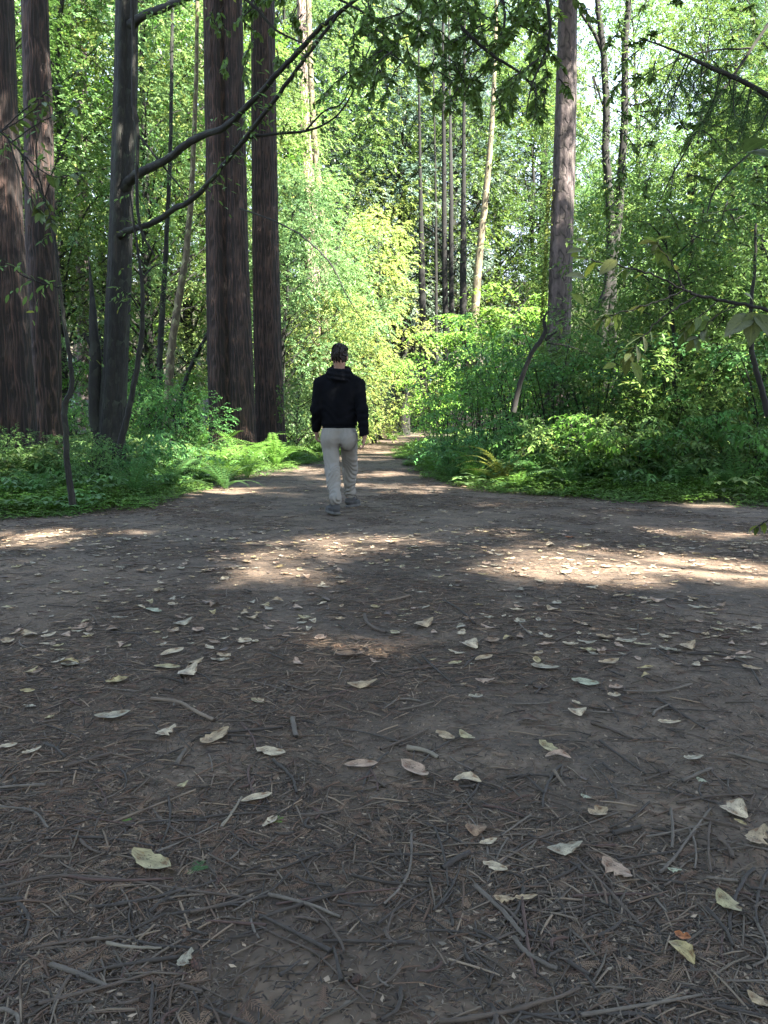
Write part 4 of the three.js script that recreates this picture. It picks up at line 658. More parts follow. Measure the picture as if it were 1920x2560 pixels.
for (const [px, d, kind, s, turn, leaves, label] of shrubs) { const p = groundPoint(px, d); plantTree(S[kind], { low: 'leafy_plant', hazel: 'hazel_shrub', berry: 'berry_bush', tan: 'tanoak_bush' }[kind], label, 'shrub', p.x, p.z, { turn, scale: s, sy: 0.85 + 0.4 * hash(px, d * 10, 3), leaves: leafVariant(leaves, [0, 2, 4][Math.floor(hash(px, d * 10, 6) * 3)]), wood: M.oakDark }); }

// ───────────────────────── ferns ─────────────────────────
function frondGeo(seed, L, rise, fall) {
  const r = rng(seed), mb = new MB(), pts = []; let a = rise, p = V(0, 0, 0); const n = 14; for (let k = 0; k <= n; k++) { pts.push(p.clone()); p = p.clone().add(V(Math.cos(a), Math.sin(a), r.g() * 0.03).multiplyScalar(L / n)); a -= (rise - fall) / n; }
  mb.tube(pts, pts.map((_, k) => 0.0045 * (1 - k / n * 0.8)), 4, [1.1, 0.9, 0.6]);
  const m = 30; for (let k = 3; k < m; k++) for (const sd of [-1, 1]) {
    const t = k / m, f = t * n, j = Math.min(n - 1, Math.floor(f)), b = pts[j].clone().lerp(pts[j + 1], f - j), tan = pts[j + 1].clone().sub(pts[j]).normalize(), len = L * 0.14 * Math.pow(Math.sin(Math.PI * clamp(t * 0.86 + 0.12, 0, 1)), 0.6) * (1 - t * 0.35);
    const d = V(0, 0, sd).addScaledVector(tan, 0.35 + t * 0.3).add(V(0, -0.12 + r.g() * 0.12, 0)).normalize(), up = V(-tan.y, tan.x, 0).add(V(0, 0, sd * 0.25)).normalize(), s = V(0, 0, 0).crossVectors(d, up).normalize(), k2 = r.s(0.85, 1.15); mb.kite(b, d, s, V(0, 0, 0).crossVectors(s, d).normalize(), len, len * 0.15, [k2, k2, k2], 0.05);
  }
  return mb.geo();
}
const fronds = [frondGeo(601, 0.95, 1.3, -0.95), frondGeo(602, 1.05, 1.15, -0.85), frondGeo(603, 0.8, 0.95, -0.8), frondGeo(604, 0.95, 1.45, -0.5), frondGeo(605, 0.75, 0.7, -0.8)];
M.fernDark = leafMat('dark fern frond', 0.06, 0.145, 0.035, 0.45, 0.08, 0.45); M.fernYellow = leafMat('yellowing fern frond', 0.2, 0.24, 0.04, 0.55, 0.1, 0.5); M.fernDead = leafMat('dead fern frond', 0.16, 0.08, 0.04, 0.3, 0, 0.5);
const ferns = [
  [598, 1178, 1.0, 'fern', 18, 'bright sword fern at the right foot of the twin redwood trunk'], [690, 1172, 1.0, 'fern', 18, 'bright sword fern left of the walking person'], [648, 1166, 1.05, 'fern', 16, 'sunlit sword fern under the redwood with the ivy sprig'],
  [735, 1160, 0.9, 'fern', 14, 'sunlit sword fern nearest to the left hand of the person'], [550, 1186, 0.95, 'fern', 16, 'sword fern before the left stem of the twin redwood trunk'], [480, 1205, 0.9, 'fernDark', 16, 'shaded sword fern left of the bright ferns'],
  [560, 1222, 0.75, 'fernDark', 15, 'dark sword fern at the left edge of the trail, nearest the trail corner'], [430, 1228, 0.75, 'fernDark', 14, 'dark sword fern beside the leaf litter left of the trail corner'], [375, 1195, 0.9, 'fernDark', 14, 'dark fern below the slim bending trunk'],
  [300, 1215, 0.8, 'fernDark', 14, 'dark fern at the foot of the leaning dark stem'], [60, 1240, 0.85, 'fernDark', 16, 'dark fern in the bottom left of the undergrowth'], [135, 1235, 0.8, 'fernDark', 14, 'dark fern just left of the thin grey sapling'],
  [10, 1215, 0.9, 'fernDark', 14, 'dark fern cut off by the left edge'], [215, 1222, 0.75, 'fernDark', 14, 'dark fern just right of the thin grey sapling'], [255, 1200, 0.85, 'fernDark', 12, 'dark fern under the mossy tree'],
  [1255, 1216, 0.95, 'fernYellow', 18, 'yellow green sword fern in the right undergrowth, brownish dead fronds below'], [1335, 1222, 0.85, 'fernDark', 14, 'dark fern right of the yellow green sword fern'], [1135, 1204, 0.9, 'fernDark', 16, 'dark fern at the right edge of the trail'],
  [1190, 1210, 0.85, 'fern', 14, 'green fern left of the yellow green sword fern'], [1082, 1180, 0.85, 'fern', 14, 'fern on the right bank of the trail opposite the person'], [1420, 1232, 0.85, 'fernDark', 14, 'dark fern under the middle of the right thicket'],
  [1560, 1236, 0.85, 'fernDark', 14, 'dark fern under the right thicket below the near branch'], [1690, 1242, 0.85, 'fernDark', 14, 'dark fern low in the right thicket'], [1830, 1246, 0.85, 'fernDark', 14, 'dark fern by the right edge'],
  [340, 1248, 0.85, 'fernDark', 15, 'dark fern in front of the leaning dark stem, near the bare dirt'], [95, 1262, 0.8, 'fernDark', 15, 'dark fern nearest to the bare dirt at the left'], [500, 1180, 0.95, 'fern', 15, 'green fern in front of the seam of the twin redwood trunk'], [620, 1195, 0.85, 'fern', 15, 'green fern nearest the trail below the bright fern'],
  [1490, 1226, 0.85, 'fernDark', 15, 'dark fern spilling toward the clearing under the grey conifer trunk'], [1300, 1228, 0.7, 'fern', 14, 'low green fern in front of the yellow green sword fern'], [1760, 1236, 0.8, 'fernDark', 15, 'dark fern spilling toward the clearing near the right edge'],
  [1040, 1128, 0.9, 'fern', 12, 'small looking fern beyond the others on the right bank'], [985, 1102, 0.9, 'fern', 14, 'fern beside the dark log at the far trail'], [800, 1140, 0.85, 'fern', 12, 'fern at the left edge of the trail beyond the person'],
];
ferns.forEach(([px, py, s, mat, n, label], i) => {
  const q = onGround(px, py), g = thing('sword_fern', label, 'fern', V(q.x, heightAt(q.x, q.z), q.z), 0), r = rng(620 + i); g.scale.setScalar(s * 1.1);
  for (let k = 0; k < n; k++) { const m = part('frond', fronds[Math.floor(r() * 5)], M[mat], g); m.rotation.set(r.g() * 0.3, k * 2.39996 + r.g() * 0.7, r.g() * 0.3 + 0.1); m.scale.setScalar(r.s(0.6, 1.15)); }
  if (mat === 'fernYellow') for (let k = 0; k < 10; k++) { const m = part('dead_frond', fronds[4], M.fernDead, g); m.rotation.set(r.g() * 0.3, k * 0.63, -0.45); m.scale.setScalar(r.s(0.6, 0.9)); m.userData.label = 'brown dead frond hanging to the ground'; }
});

// ───────────────────────── ground cover ─────────────────────────
function instanced(name, geo, mat, list, colors) {
  const m = shadows(new THREE.InstancedMesh(geo, mat, list.length)); list.forEach((q, i) => m.setMatrixAt(i, q)); if (colors) colors.forEach((c, i) => m.setColorAt(i, c)); m.name = name; return m;
}
const placed = (p, turn, tx, tz, s, sy = s) => new THREE.Matrix4().compose(p, new THREE.Quaternion().setFromEuler(new THREE.Euler(tx, turn, tz, 'YXZ')), V(s, sy, s));
{
  const make = (seed, n, leaf, tall, three) => { const r = rng(seed), mb = new MB(); for (let i = 0; i < n; i++) { const a = r() * 6.283, q = Math.sqrt(r()) * 0.22, h = tall * r.s(0.4, 1.2), c = V(Math.cos(a) * q, h, Math.sin(a) * q), k = r.s(0.7, 1.25); mb.tube([V(c.x * 0.8, 0, c.z * 0.8), c], [0.0012, 0.001], 3, [0.8, 0.7, 0.5]); const t0 = r() * 6.283; for (let j = 0; j < (three ? 3 : 5); j++) { const w = t0 + j * 6.283 / (three ? 3 : 5), d = V(Math.cos(w), r.s(-0.3, 0.15), Math.sin(w)).normalize(), [s, nn] = leafFrame(r, d, 0.92); (three ? mb.kite(c, d, s, nn, leaf * r.s(0.8, 1.2), leaf * 1.0, [k, k, k]) : mb.oval(c, d, s, nn, leaf * r.s(0.7, 1.2), leaf * 0.5, [k, k, k], 0.3)); } } return mb.geo(); };
  const kinds = [[make(651, 42, 0.028, 0.08, true), M.sorrel], [make(652, 38, 0.032, 0.12, true), M.sorrel], [make(653, 12, 0.085, 0.2, false), M.leafShrub], [make(654, 9, 0.1, 0.3, false), M.leafTan]];
  const lists = kinds.map(() => []), cols = kinds.map(() => []), r = rng(655);
  for (let i = 0; i < 16000; i++) {
    const z = -6.2 - Math.pow(r(), 1.6) * 26, x = r.g() * (2 - z * 0.56), d = trailDistance(x, z); if (d < 0.02 || (r() > sstep(-0.1, 0.9, d) && r() < 0.75)) continue; if (vn(x * 1.1, z * 1.1, 66) < -0.45 && r() < 0.7) continue; if (-z > 14 && r() < 0.4) continue;
    const near = d < 1.6, q = r(), k = near ? (q < 0.55 ? 0 : q < 0.94 ? 1 : q < 0.985 ? 2 : 3) : (q < 0.3 ? 0 : q < 0.7 ? 1 : q < 0.88 ? 2 : 3), b = r.s(0.75, 1.2);
    lists[k].push(placed(V(x, heightAt(x, z, d) - 0.01, z), r() * 6.28, r.g() * 0.12, r.g() * 0.12, r.s(0.8, 1.3), r.s(0.8, 1.5) * (0.6 + sstep(0, 1, d) * 0.6))); cols[k].push(new THREE.Color().setRGB(b * r.s(0.9, 1.2), b, b * 0.9));
  }
  const g = new THREE.Group(); g.name = 'ground_cover'; scene.add(tag(g, 'low green sorrel and leafy seedlings carpeting both sides of the trail', 'ground cover', null, 'stuff'));
  kinds.forEach(([geo, mat], k) => { const m = instanced('leaves', geo, mat, lists[k], cols[k]); m.userData.kind = 'stuff'; g.add(m); });
}
{ // dark log end beside the far trail
  const q = onGround(950, 1098), g = thing('fallen_log', 'dark short log end lying left of the far trail, right of the person', 'log', V(q.x, heightAt(q.x, q.z), q.z), 0.35), mb = new MB();
  mb.tube([V(-0.1, 0.27, 1.0), V(0, 0.28, 0), V(0.05, 0.26, -1.2)], [0.27, 0.29, 0.26], 18, [0.5, 0.45, 0.4], (l, a) => 1 + 0.09 * vn(a * 9, l * 2, 5, 9)); part('bark', mb.geo(), M.redwood, g);
  const c = part('cut_face', new THREE.CircleGeometry(0.24, 20), new THREE.MeshStandardMaterial({ color: new THREE.Color().setRGB(0.10, 0.07, 0.05), roughness: 0.9 }), g); c.position.set(-0.1, 0.27, 1.005);
}

// ───────────────────────── crowns over the clearing, out of the picture: they throw the shade, their gaps let the sun patches through ─────────────────────────
{
  // sun patches on the ground: pixel of the centre, half width and half height in pixels
  const patches = [[80, 1338, 150, 9], [360, 1330, 100, 4], [650, 1362, 120, 22], [820, 1362, 150, 30], [990, 1345, 80, 16], [1215, 1327, 110, 8], [1400, 1405, 200, 42], [1640, 1430, 200, 40], [1830, 1436, 170, 36], [1760, 1334, 130, 8], [640, 1450, 90, 18], [920, 1580, 90, 20], [905, 1147, 120, 9], [690, 1238, 70, 5], [900, 1215, 60, 5], [1060, 1222, 70, 5], [960, 1186, 60, 5], [800, 1196, 50, 4], [1180, 1262, 90, 4], [990, 1100, 90, 14], [870, 1120, 80, 6]].map(([x, y, w, h]) => { const c = onGround(x, y), e = onGround(x + w, y), n = onGround(x, y + h), f = onGround(x, y - h); return [c.x, (n.z + f.z) / 2, Math.abs(e.x - c.x), Math.abs(n.z - f.z) / 2]; });
  patches.push([-2.8, -14.8, 1.5, 2.2], [1.8, -11.3, 1.0, 1.0], [3.4, -12.5, 0.7, 0.6]);
  const cluster = (() => { const r = rng(701), mb = new MB(); for (let i = 0; i < 12; i++) { const d = V(r.g(), r.g() * 0.5 - 0.1, r.g()).normalize(); spray(mb, r, V(r.g() * 0.12, r.g() * 0.1, r.g() * 0.12), d, 0.36, 8, 0.1, 0.42, [1, 1, 1], false, 0.75); } return mb.geo(); })();
  const over = [
    ['tanoak_tree', 'leafy tree standing to the right of the clearing, its crown shading the foreground', V(6.0, 0, -4.6), V(3.0, 11.2, -3.6), 5.6, 0.2],
    ['tanoak_tree', 'leafy tree standing to the right of the clearing, its crown shading the right bank', V(9.5, 0, -5.2), V(8.8, 11.4, -4.4), 5.4, 0.2],
    ['tanoak_tree', 'leafy tree standing far to the right behind the viewer, its crown shading the right side', V(11.5, 0, 3), V(10.6, 11.6, 2.2), 5.4, 0.2],
    ['tanoak_tree', 'leafy tree standing to the right behind the viewer, its crown shading the nearest dirt', V(5.5, 0, 3.6), V(3.6, 11.2, 2.6), 5.8, 0.2],
  ];
  over.push(['tanoak_tree', 'leafy tree standing to the right beyond the clearing, its crown shading the redwood trunks', V(9.4, 0, -11.5), V(0.4, 13.6, -11.8), 4.6, 0.2]);
  over.push(['tanoak_tree', 'leafy tree standing far to the right, its crown shading the grey conifer trunk', V(11.5, 0, -12.5), V(8.4, 13.4, -11.4), 3.0, 0.2]);
  over.forEach(([name, label, foot, c, R], k) => {
    const r = rng(710 + k), g = thing(name, label, 'tree', V(foot.x, heightAt(foot.x, foot.z), foot.z)), wood = new MB(), rel = c.clone().sub(foot);
    const line = smooth([V(0, -0.3, 0), V(0.1, 3.5, 0.05), V(rel.x * 0.35, 8, rel.z * 0.35), V(rel.x * 0.8, 12.5, rel.z * 0.8)], 16, k, 0.04); wood.tube(line, line.map((_, i) => 0.2 * (1 - i / 18)), 10, [1, 1, 1]);
    const list = [], cols = [];
    for (let i = 0; i < 44; i++) {
      const a = i * 2.39996, q = R * Math.sqrt((i + 0.5) / 44), cc = rel.clone().add(V(Math.cos(a) * q, r.g() * 1.6 - q * q * 0.03, Math.sin(a) * q)); const f = line[11 + Math.floor(r() * 5)];
      const limb = smooth([f, f.clone().lerp(cc, 0.5).add(V(0, 0.4, 0)), cc], 5); wood.tube(limb, limb.map((_, j) => 0.05 * (1 - j / 6)), 5, [1, 1, 1]);
      for (let j = 0; j < 72; j++) {
        const p = cc.clone().add(V(r.g() * 1.25, r.g() * 0.9, r.g() * 1.25)), w = p.clone().add(g.position), t = w.y / SUN.y, gx = w.x - SUN.x * t, gz = w.z - SUN.z * t;
        let open = false; for (const [px, pz, rx, rz] of patches) { const e = Math.hypot((gx - px) / (rx + 0.3), (gz - pz) / (rz + 0.3)) + fbm(gx * 2.2, gz * 2.2, 75, 3) * 0.7; if (e < 1) { open = true; break; } }
        if (open && r() < 0.95) continue;
        if (!open && vn(gx * 0.9, gz * 0.9, 77) > 0.62) continue;
        list.push(placed(p, r() * 6.28, r.g() * 0.5, r.g() * 0.5, r.s(0.85, 1.3))); const b = r.s(0.8, 1.2); cols.push(new THREE.Color().setRGB(b, b, b));
      }
    }
    if (!k) for (let j = 0; j < 330; j++) { const h = r.s(10.4, 12.2), t = h / SUN.y; list.push(placed(V((j < 90 ? r.s(-2.4, 0.2) : r.s(-8, -3.2)) + SUN.x * t, h, (j < 90 ? r.s(-10, -8.2) : r.s(-12.5, -7.6)) + SUN.z * t).sub(g.position), r() * 6.28, r.g() * 0.5, r.g() * 0.5, 1.1)); cols.push(new THREE.Color(1, 1, 1)); }
    if (k === 3) for (let j = 0; j < 80; j++) { const h = r.s(10.4, 12.2), t = h / SUN.y; list.push(placed(V(r.s(-2.2, 0.4) + SUN.x * t, h, r.s(-2.4, -0.4) + SUN.z * t).sub(g.position), r() * 6.28, r.g() * 0.5, r.g() * 0.5, 1.1)); cols.push(new THREE.Color(1, 1, 1)); }
    part('trunk', wood.geo(), M.oakDark, g); const m = instanced('crown', cluster, M.leafTan, list, cols); m.userData.kind = 'stuff'; g.add(m);
  });
}

// ───────────────────────── branches hanging into the picture ─────────────────────────
const bigLeaf = (seed, L, w) => { const mb = new MB(), r = rng(seed), n = 7; const bend = r.s(0.1, 0.35), twist = r.g() * 0.3; for (let k = 0; k <= n; k++) { const t = k / n, hw = w * 0.5 * Math.pow(Math.sin(Math.PI * Math.pow(t, 0.85)), 0.75) * (k % 2 ? 1.06 : 0.97), y = -bend * L * t * t; for (const q of [-1, 0, 1]) mb.v(L * t, y + Math.abs(q) * hw * 0.22 + q * hw * twist * t, q * hw, -bend * t, 1, -q * 0.25, 0.5 + q / 2, t, q ? [1, 1, 1] : [1.15, 1.1, 1]); } for (let k = 0; k < n; k++) for (const q of [0, 1]) { const a = k * 3 + q; mb.i.push(a, a + 1, a + 3, a + 1, a + 4, a + 3); } return mb.geo(); };
const leafShapes = [bigLeaf(1, 0.1, 0.036), bigLeaf(2, 0.11, 0.038), bigLeaf(3, 0.085, 0.036), bigLeaf(4, 0.1, 0.045)];
const veined = dataTex(64, 128, (u, v) => { const x = Math.abs(u - 0.5) * 2, rib = x < 0.07 ? 1.35 : 1, s = (v * 9 - x * 1.6) % 1, vein = Math.abs(((s + 1) % 1) - 0.5) < 0.07 ? 1.14 : 1, q = (0.74 + 0.3 * fbmT(u * 5, v * 6, 121, 4, 5, 6) - (vn(u * 12, v * 16, 123, 12, 16) > 0.66 ? 0.3 : 0)) * rib * vein; return [q, q, q * 0.95]; }, true);
M.leafNear = [leafMat('near leaf', 0.11, 0.17, 0.045, 0.45, 0.4, 0.35), leafMat('near olive leaf', 0.12, 0.145, 0.04, 0.5, 0.3, 0.4), leafMat('near yellow leaf', 0.18, 0.24, 0.045, 0.5, 0.3, 0.4), leafMat('near pale leaf', 0.13, 0.21, 0.05, 0.5, 0.4, 0.35)];
for (const m of M.leafNear) { m.map = veined; m.bumpMap = veined; m.bumpScale = 0.0008; }
function hangingBranch(name, label, limbs, twigs, { n = 60, leaf = 1, parts = true, seed = 1, mats = [0, 0, 1], wood = M.oakDark, droop = 0.35, more = 0, loose = [] } = {}) {
  const [x, y, , d] = limbs[0][0], o = at(x, y, d), g = thing(name, label, 'branch', o), mb = new MB(), r = rng(seed + 1500), lines = [];
  for (const l of limbs) lines.push(stem(mb, l, { origin: o, seed, amp: 0.006, sides: 7 })); const main = mb.geo(); part('limb', main, wood, g);
  const tb = new MB(), tips = []; for (const l of twigs) tips.push(stem(tb, l, { origin: o, seed: seed + 3, amp: 0.006, sides: 5 })); if (twigs.length) part('twigs', tb.geo(), wood, g, 'stuff');
  const all = [...tips, ...(twigs.length ? [] : lines)], lm = new MB();
  for (let i = 0; i < n + more; i++) {
    const l = all[i % all.length], f = (0.15 + 0.85 * Math.sqrt(r())) * (l.length - 1), j = Math.min(l.length - 2, Math.floor(f)), p = l[j].clone().lerp(l[j + 1], f - j), t = l[j + 1].clone().sub(l[j]).normalize(), s = V(0, 0, 0).crossVectors(t, V(0, 1, 0)).normalize();
    const dir = t.multiplyScalar(0.35).addScaledVector(s, (r() < 0.5 ? -1 : 1) * r.s(0.2, 1)).add(V(r.g() * 0.8, -droop + r.g() * 0.6, r.g() * 0.8)).normalize(), [sx, nn] = leafFrame(r, dir, 0.6), k = r.s(0.7, 1.15) * leaf;
    if (i < n && parts) { const m = part('leaf', leafShapes[Math.floor(r() * 4)], M.leafNear[mats[Math.floor(r() * mats.length)]], g); m.matrixAutoUpdate = true; const mat = new THREE.Matrix4().makeBasis(dir, nn, V(0, 0, 0).crossVectors(dir, nn)); m.quaternion.setFromRotationMatrix(mat); m.position.copy(p); m.scale.setScalar(k); }
    else { const q = r.s(0.7, 1.25); lm.oval(p, dir, sx, nn, 0.088 * k, 0.042 * k, [q, q, q], r.s(0.05, 0.3)); }
  }
  for (const [px, py, dd, ang, L, mt] of loose) { const p = at(px, py, dd).sub(o), e = at(px + Math.cos(ang) * 40, py + Math.sin(ang) * 40, dd - 0.05).sub(o), dir = e.sub(p).normalize(), nn = V(r.g() * 0.3, 0.5, 0.75); nn.addScaledVector(dir, -nn.dot(dir)).normalize(); const m = part('leaf', leafShapes[Math.floor(r() * 4)], M.leafNear[mt], g); m.quaternion.setFromRotationMatrix(new THREE.Matrix4().makeBasis(dir, nn, V(0, 0, 0).crossVectors(dir, nn))); m.position.copy(p); m.scale.setScalar(L); }
  if (more) part('leaves', lm.geo(), M.leafTan, g, 'stuff');
  return g;
}
{ // tanoak boughs at the top, right of the middle
  const r = rng(1601), tw = []; const d = 6.6;
  for (let i = 0; i < 130; i++) { const x = r.s(870, 1400), y = r.s(-70, 215) * (x > 1050 ? 1.1 : 0.8), dd = d + r.g() * 1.2, dx = r.g() * 150, dy = r.s(10, 100); tw.push([[x, y, 4, dd], [x + dx * 0.5, y + dy * 0.4, 3, dd - 0.05], [x + dx, y + dy, 2, dd - 0.1]]); }
  hangingBranch('overhanging_branch', 'dark leafy bough hanging from the top edge right of the middle', [[[1085, -40, 11, d], [1110, 10, 10, d], [1163, 78, 9, d], [1235, 140, 8, d], [1300, 182, 6, d], [1345, 240, 3, d]], [[1250, -40, 9, d + 0.4], [1262, 60, 7, d + 0.4], [1225, 160, 5, d + 0.3], [1165, 225, 3, d + 0.2]], [[1360, -40, 10, d - 0.3], [1375, 90, 8, d - 0.3], [1330, 210, 5, d - 0.3], [1315, 290, 3, d - 0.3]]], tw, { n: 230, more: 3800, seed: 2, droop: 0.12, mats: [0, 0, 0, 1], leaf: 0.78 });
  const t2 = []; for (let i = 0; i < 8; i++) { const x = r.s(860, 1060), y = r.s(0, 170), dd = 7.4 + r.g() * 0.5; t2.push([[x, y, 4, dd], [x + r.g() * 50, y + 40, 3, dd], [x + r.g() * 80, y + r.s(50, 90), 2, dd]]); }
  hangingBranch('overhanging_branch', 'thin bough crossing the top edge above the trail, meeting the tips of the long branches', [[[800, -30, 6, 7.5], [870, 10, 6, 7.5], [950, 48, 5, 7.4], [1022, 68, 4, 7.3], [1080, 60, 2, 7.2]]], t2, { n: 40, more: 260, seed: 3, droop: 0.4, mats: [0, 0, 1], leaf: 0.9 });
  const t3 = []; for (let i = 0; i < 16; i++) { const x = r.s(520, 760), y = r.s(-30, 200) - (x - 520) * 0.1, dd = 9 + r.g() * 0.8; t3.push([[x, y, 4, dd], [x + r.g() * 40, y + 25, 3, dd], [x + r.g() * 70, y + r.s(30, 70), 2, dd]]); }
  hangingBranch('overhanging_branch', 'leafy bough hanging before the tops of the twin redwood and its neighbour', [[[560, -40, 9, 9], [640, 20, 8, 9], [690, 75, 6, 9], [760, 110, 4, 9]]], t3, { n: 60, more: 380, seed: 4, droop: 0.3, mats: [0, 0, 3], leaf: 0.95 });
  const t4 = [[[0, 330, 4, 6], [50, 300, 3, 6], [110, 255, 2, 6]], [[30, 355, 4, 6], [110, 300, 3, 6], [200, 265, 2, 6]], [[60, 390, 4, 6], [130, 440, 3, 6], [210, 430, 2, 6]], [[0, 330, 4, 6], [90, 250, 3, 6], [190, 180, 2, 6]], [[60, 390, 4, 6], [120, 520, 3, 6], [130, 560, 2, 6]], [[20, 350, 4, 6], [80, 500, 3, 6], [105, 540, 2, 6]]];
  hangingBranch('overhanging_branch', 'leafy twig reaching in from the left edge before the two leftmost redwoods', [[[-40, 315, 6, 6], [0, 330, 5, 6], [60, 390, 4, 6]]], t4, { n: 90, seed: 5, droop: 0.15, mats: [0, 0, 0, 3, 1], leaf: 0.95 });
}
{ // big leaved twig close to the viewer on the right
  const d = 2.55;
  hangingBranch('near_branch', 'near tanoak branch with large pale leaves reaching in from the right edge', [[[1960, 784, 10, d], [1850, 760, 9, d], [1745, 738, 8, d], [1712, 726, 7, d]]],
    [[[1712, 726, 6, d], [1640, 690, 5, d], [1560, 668, 4, d], [1500, 655, 3, d], [1440, 640, 2, d]], [[1712, 726, 5, d], [1640, 755, 4, d], [1560, 780, 3, d], [1480, 800, 2, d]], [[1745, 738, 5, d], [1660, 790, 4, d], [1610, 840, 3, d], [1570, 890, 2, d]], [[1712, 726, 5, d], [1680, 660, 4, d], [1650, 620, 3, d], [1640, 600, 2, d]], [[1800, 748, 4, d], [1750, 790, 3, d], [1700, 830, 2, d]], [[1850, 760, 4, d], [1790, 790, 3, d], [1740, 850, 2, d]]],
    { n: 76, seed: 6, droop: 0.12, mats: [1, 1, 2, 3, 0], leaf: 0.58, loose: [[1880, 780, 1.9, 1.5, 0.95, 1], [1878, 790, 1.9, 2.75, 1.0, 1], [1890, 785, 1.9, 0.6, 0.95, 1], [1885, 760, 1.9, 4.4, 0.7, 1], [1860, 382, 1.7, -0.75, 1.25, 0], [1855, 385, 1.7, -0.25, 1.1, 0], [1455, 625, 2.5, 3.2, 0.75, 1], [1465, 695, 2.5, 3.6, 0.75, 1], [1540, 650, 2.5, 2.6, 0.8, 1], [1430, 735, 2.5, 0.55, 0.7, 2], [1580, 905, 2.5, 0.9, 0.75, 2], [1540, 910, 2.5, 2.9, 0.6, 2], [1470, 605, 2.5, 3.6, 0.6, 1]] });
  hangingBranch('near_branch', 'small near twig with yellowish leaves low at the right edge beside the clearing', [[[1960, 1290, 6, 4.2], [1920, 1300, 4, 4.2], [1890, 1320, 3, 4.2]]], [], { n: 9, seed: 7, droop: 0.2, mats: [2, 3, 2], leaf: 0.7 });
  const t5 = [], r5 = rng(1611); for (let i = 0; i < 75; i++) { const x = r5.s(1540, 1920), y = r5.s(-20, 600), dd = 8 + r5.g() * 1.2, dx = r5.g() * 110, dy = r5.s(-20, 80); t5.push([[x, y, 4, dd], [x + dx * 0.5, y + dy * 0.35, 3, dd - 0.05], [x + dx, y + dy, 2, dd - 0.1]]); }
  hangingBranch('overhanging_branch', 'dark leafy bough filling the upper right before the far crowns', [[[2000, -60, 9, 8.2], [1880, 120, 8, 8.2], [1760, 300, 6, 8], [1690, 420, 4, 8], [1640, 520, 2, 8]], [[2000, 300, 7, 8.4], [1880, 380, 6, 8.2], [1790, 470, 4, 8.1], [1760, 560, 2, 8]], [[1880, 120, 5, 8.2], [1760, 130, 4, 8.1], [1640, 180, 3, 8], [1570, 250, 2, 8]]], t5, { n: 60, more: 1900, seed: 9, droop: 0.12, mats: [0, 0, 1], leaf: 0.8 });
  const fb = [], r = rng(1602); for (let i = 0; i < 15; i++) { const t = (i + r() * 0.8) / 15, x = lerp(1690, 1930, t) + r.g() * 8, y = lerp(128, 248, t), L = r.s(50, 190); fb.push([[x, y, 4, 6.2], [x - L * 0.2 + r.g() * 50, y + L * 0.55, 3, 6.2 + r.g() * 0.3], [x - L * 0.45 + r.g() * 90, y + L, 1.5, 6.2 + r.g() * 0.5]]); }
  const o = hangingBranch('fir_branch', 'black fir branch slanting in from the right edge with hanging dark twigs', [[[1960, 262, 14, 6.2], [1860, 205, 12, 6.2], [1780, 170, 11, 6.2], [1690, 128, 6, 6.2], [1600, 95, 3, 6.2]]], fb, { n: 0, more: 0, seed: 8 });
  const mb = new MB(); for (const l of fb) { const p0 = l.map(([x, y, , dd]) => at(x, y, dd).sub(o.position)), ln = smooth(p0, 6); for (let k = 1; k < 7; k++) for (let q = 0; q < 7; q++) { const p = ln[k - 1].clone().lerp(ln[k], r()), dir = V(r.g(), -0.5 + r.g() * 0.6, r.g()).normalize(); for (let h = 0; h < 10; h++) { const b = p.clone().addScaledVector(dir, 0.012 * h), dd = dir.clone().multiplyScalar(0.4).add(V(r.g(), r.g(), r.g())).normalize(), [s, n] = leafFrame(r, dd, 0.6), kk = r.s(0.5, 1.1); mb.kite(b, dd, s, n, 0.04, 0.005, [kk, kk, kk]); } } }
  part('needles', mb.geo(), M.needle, o, 'stuff');
}

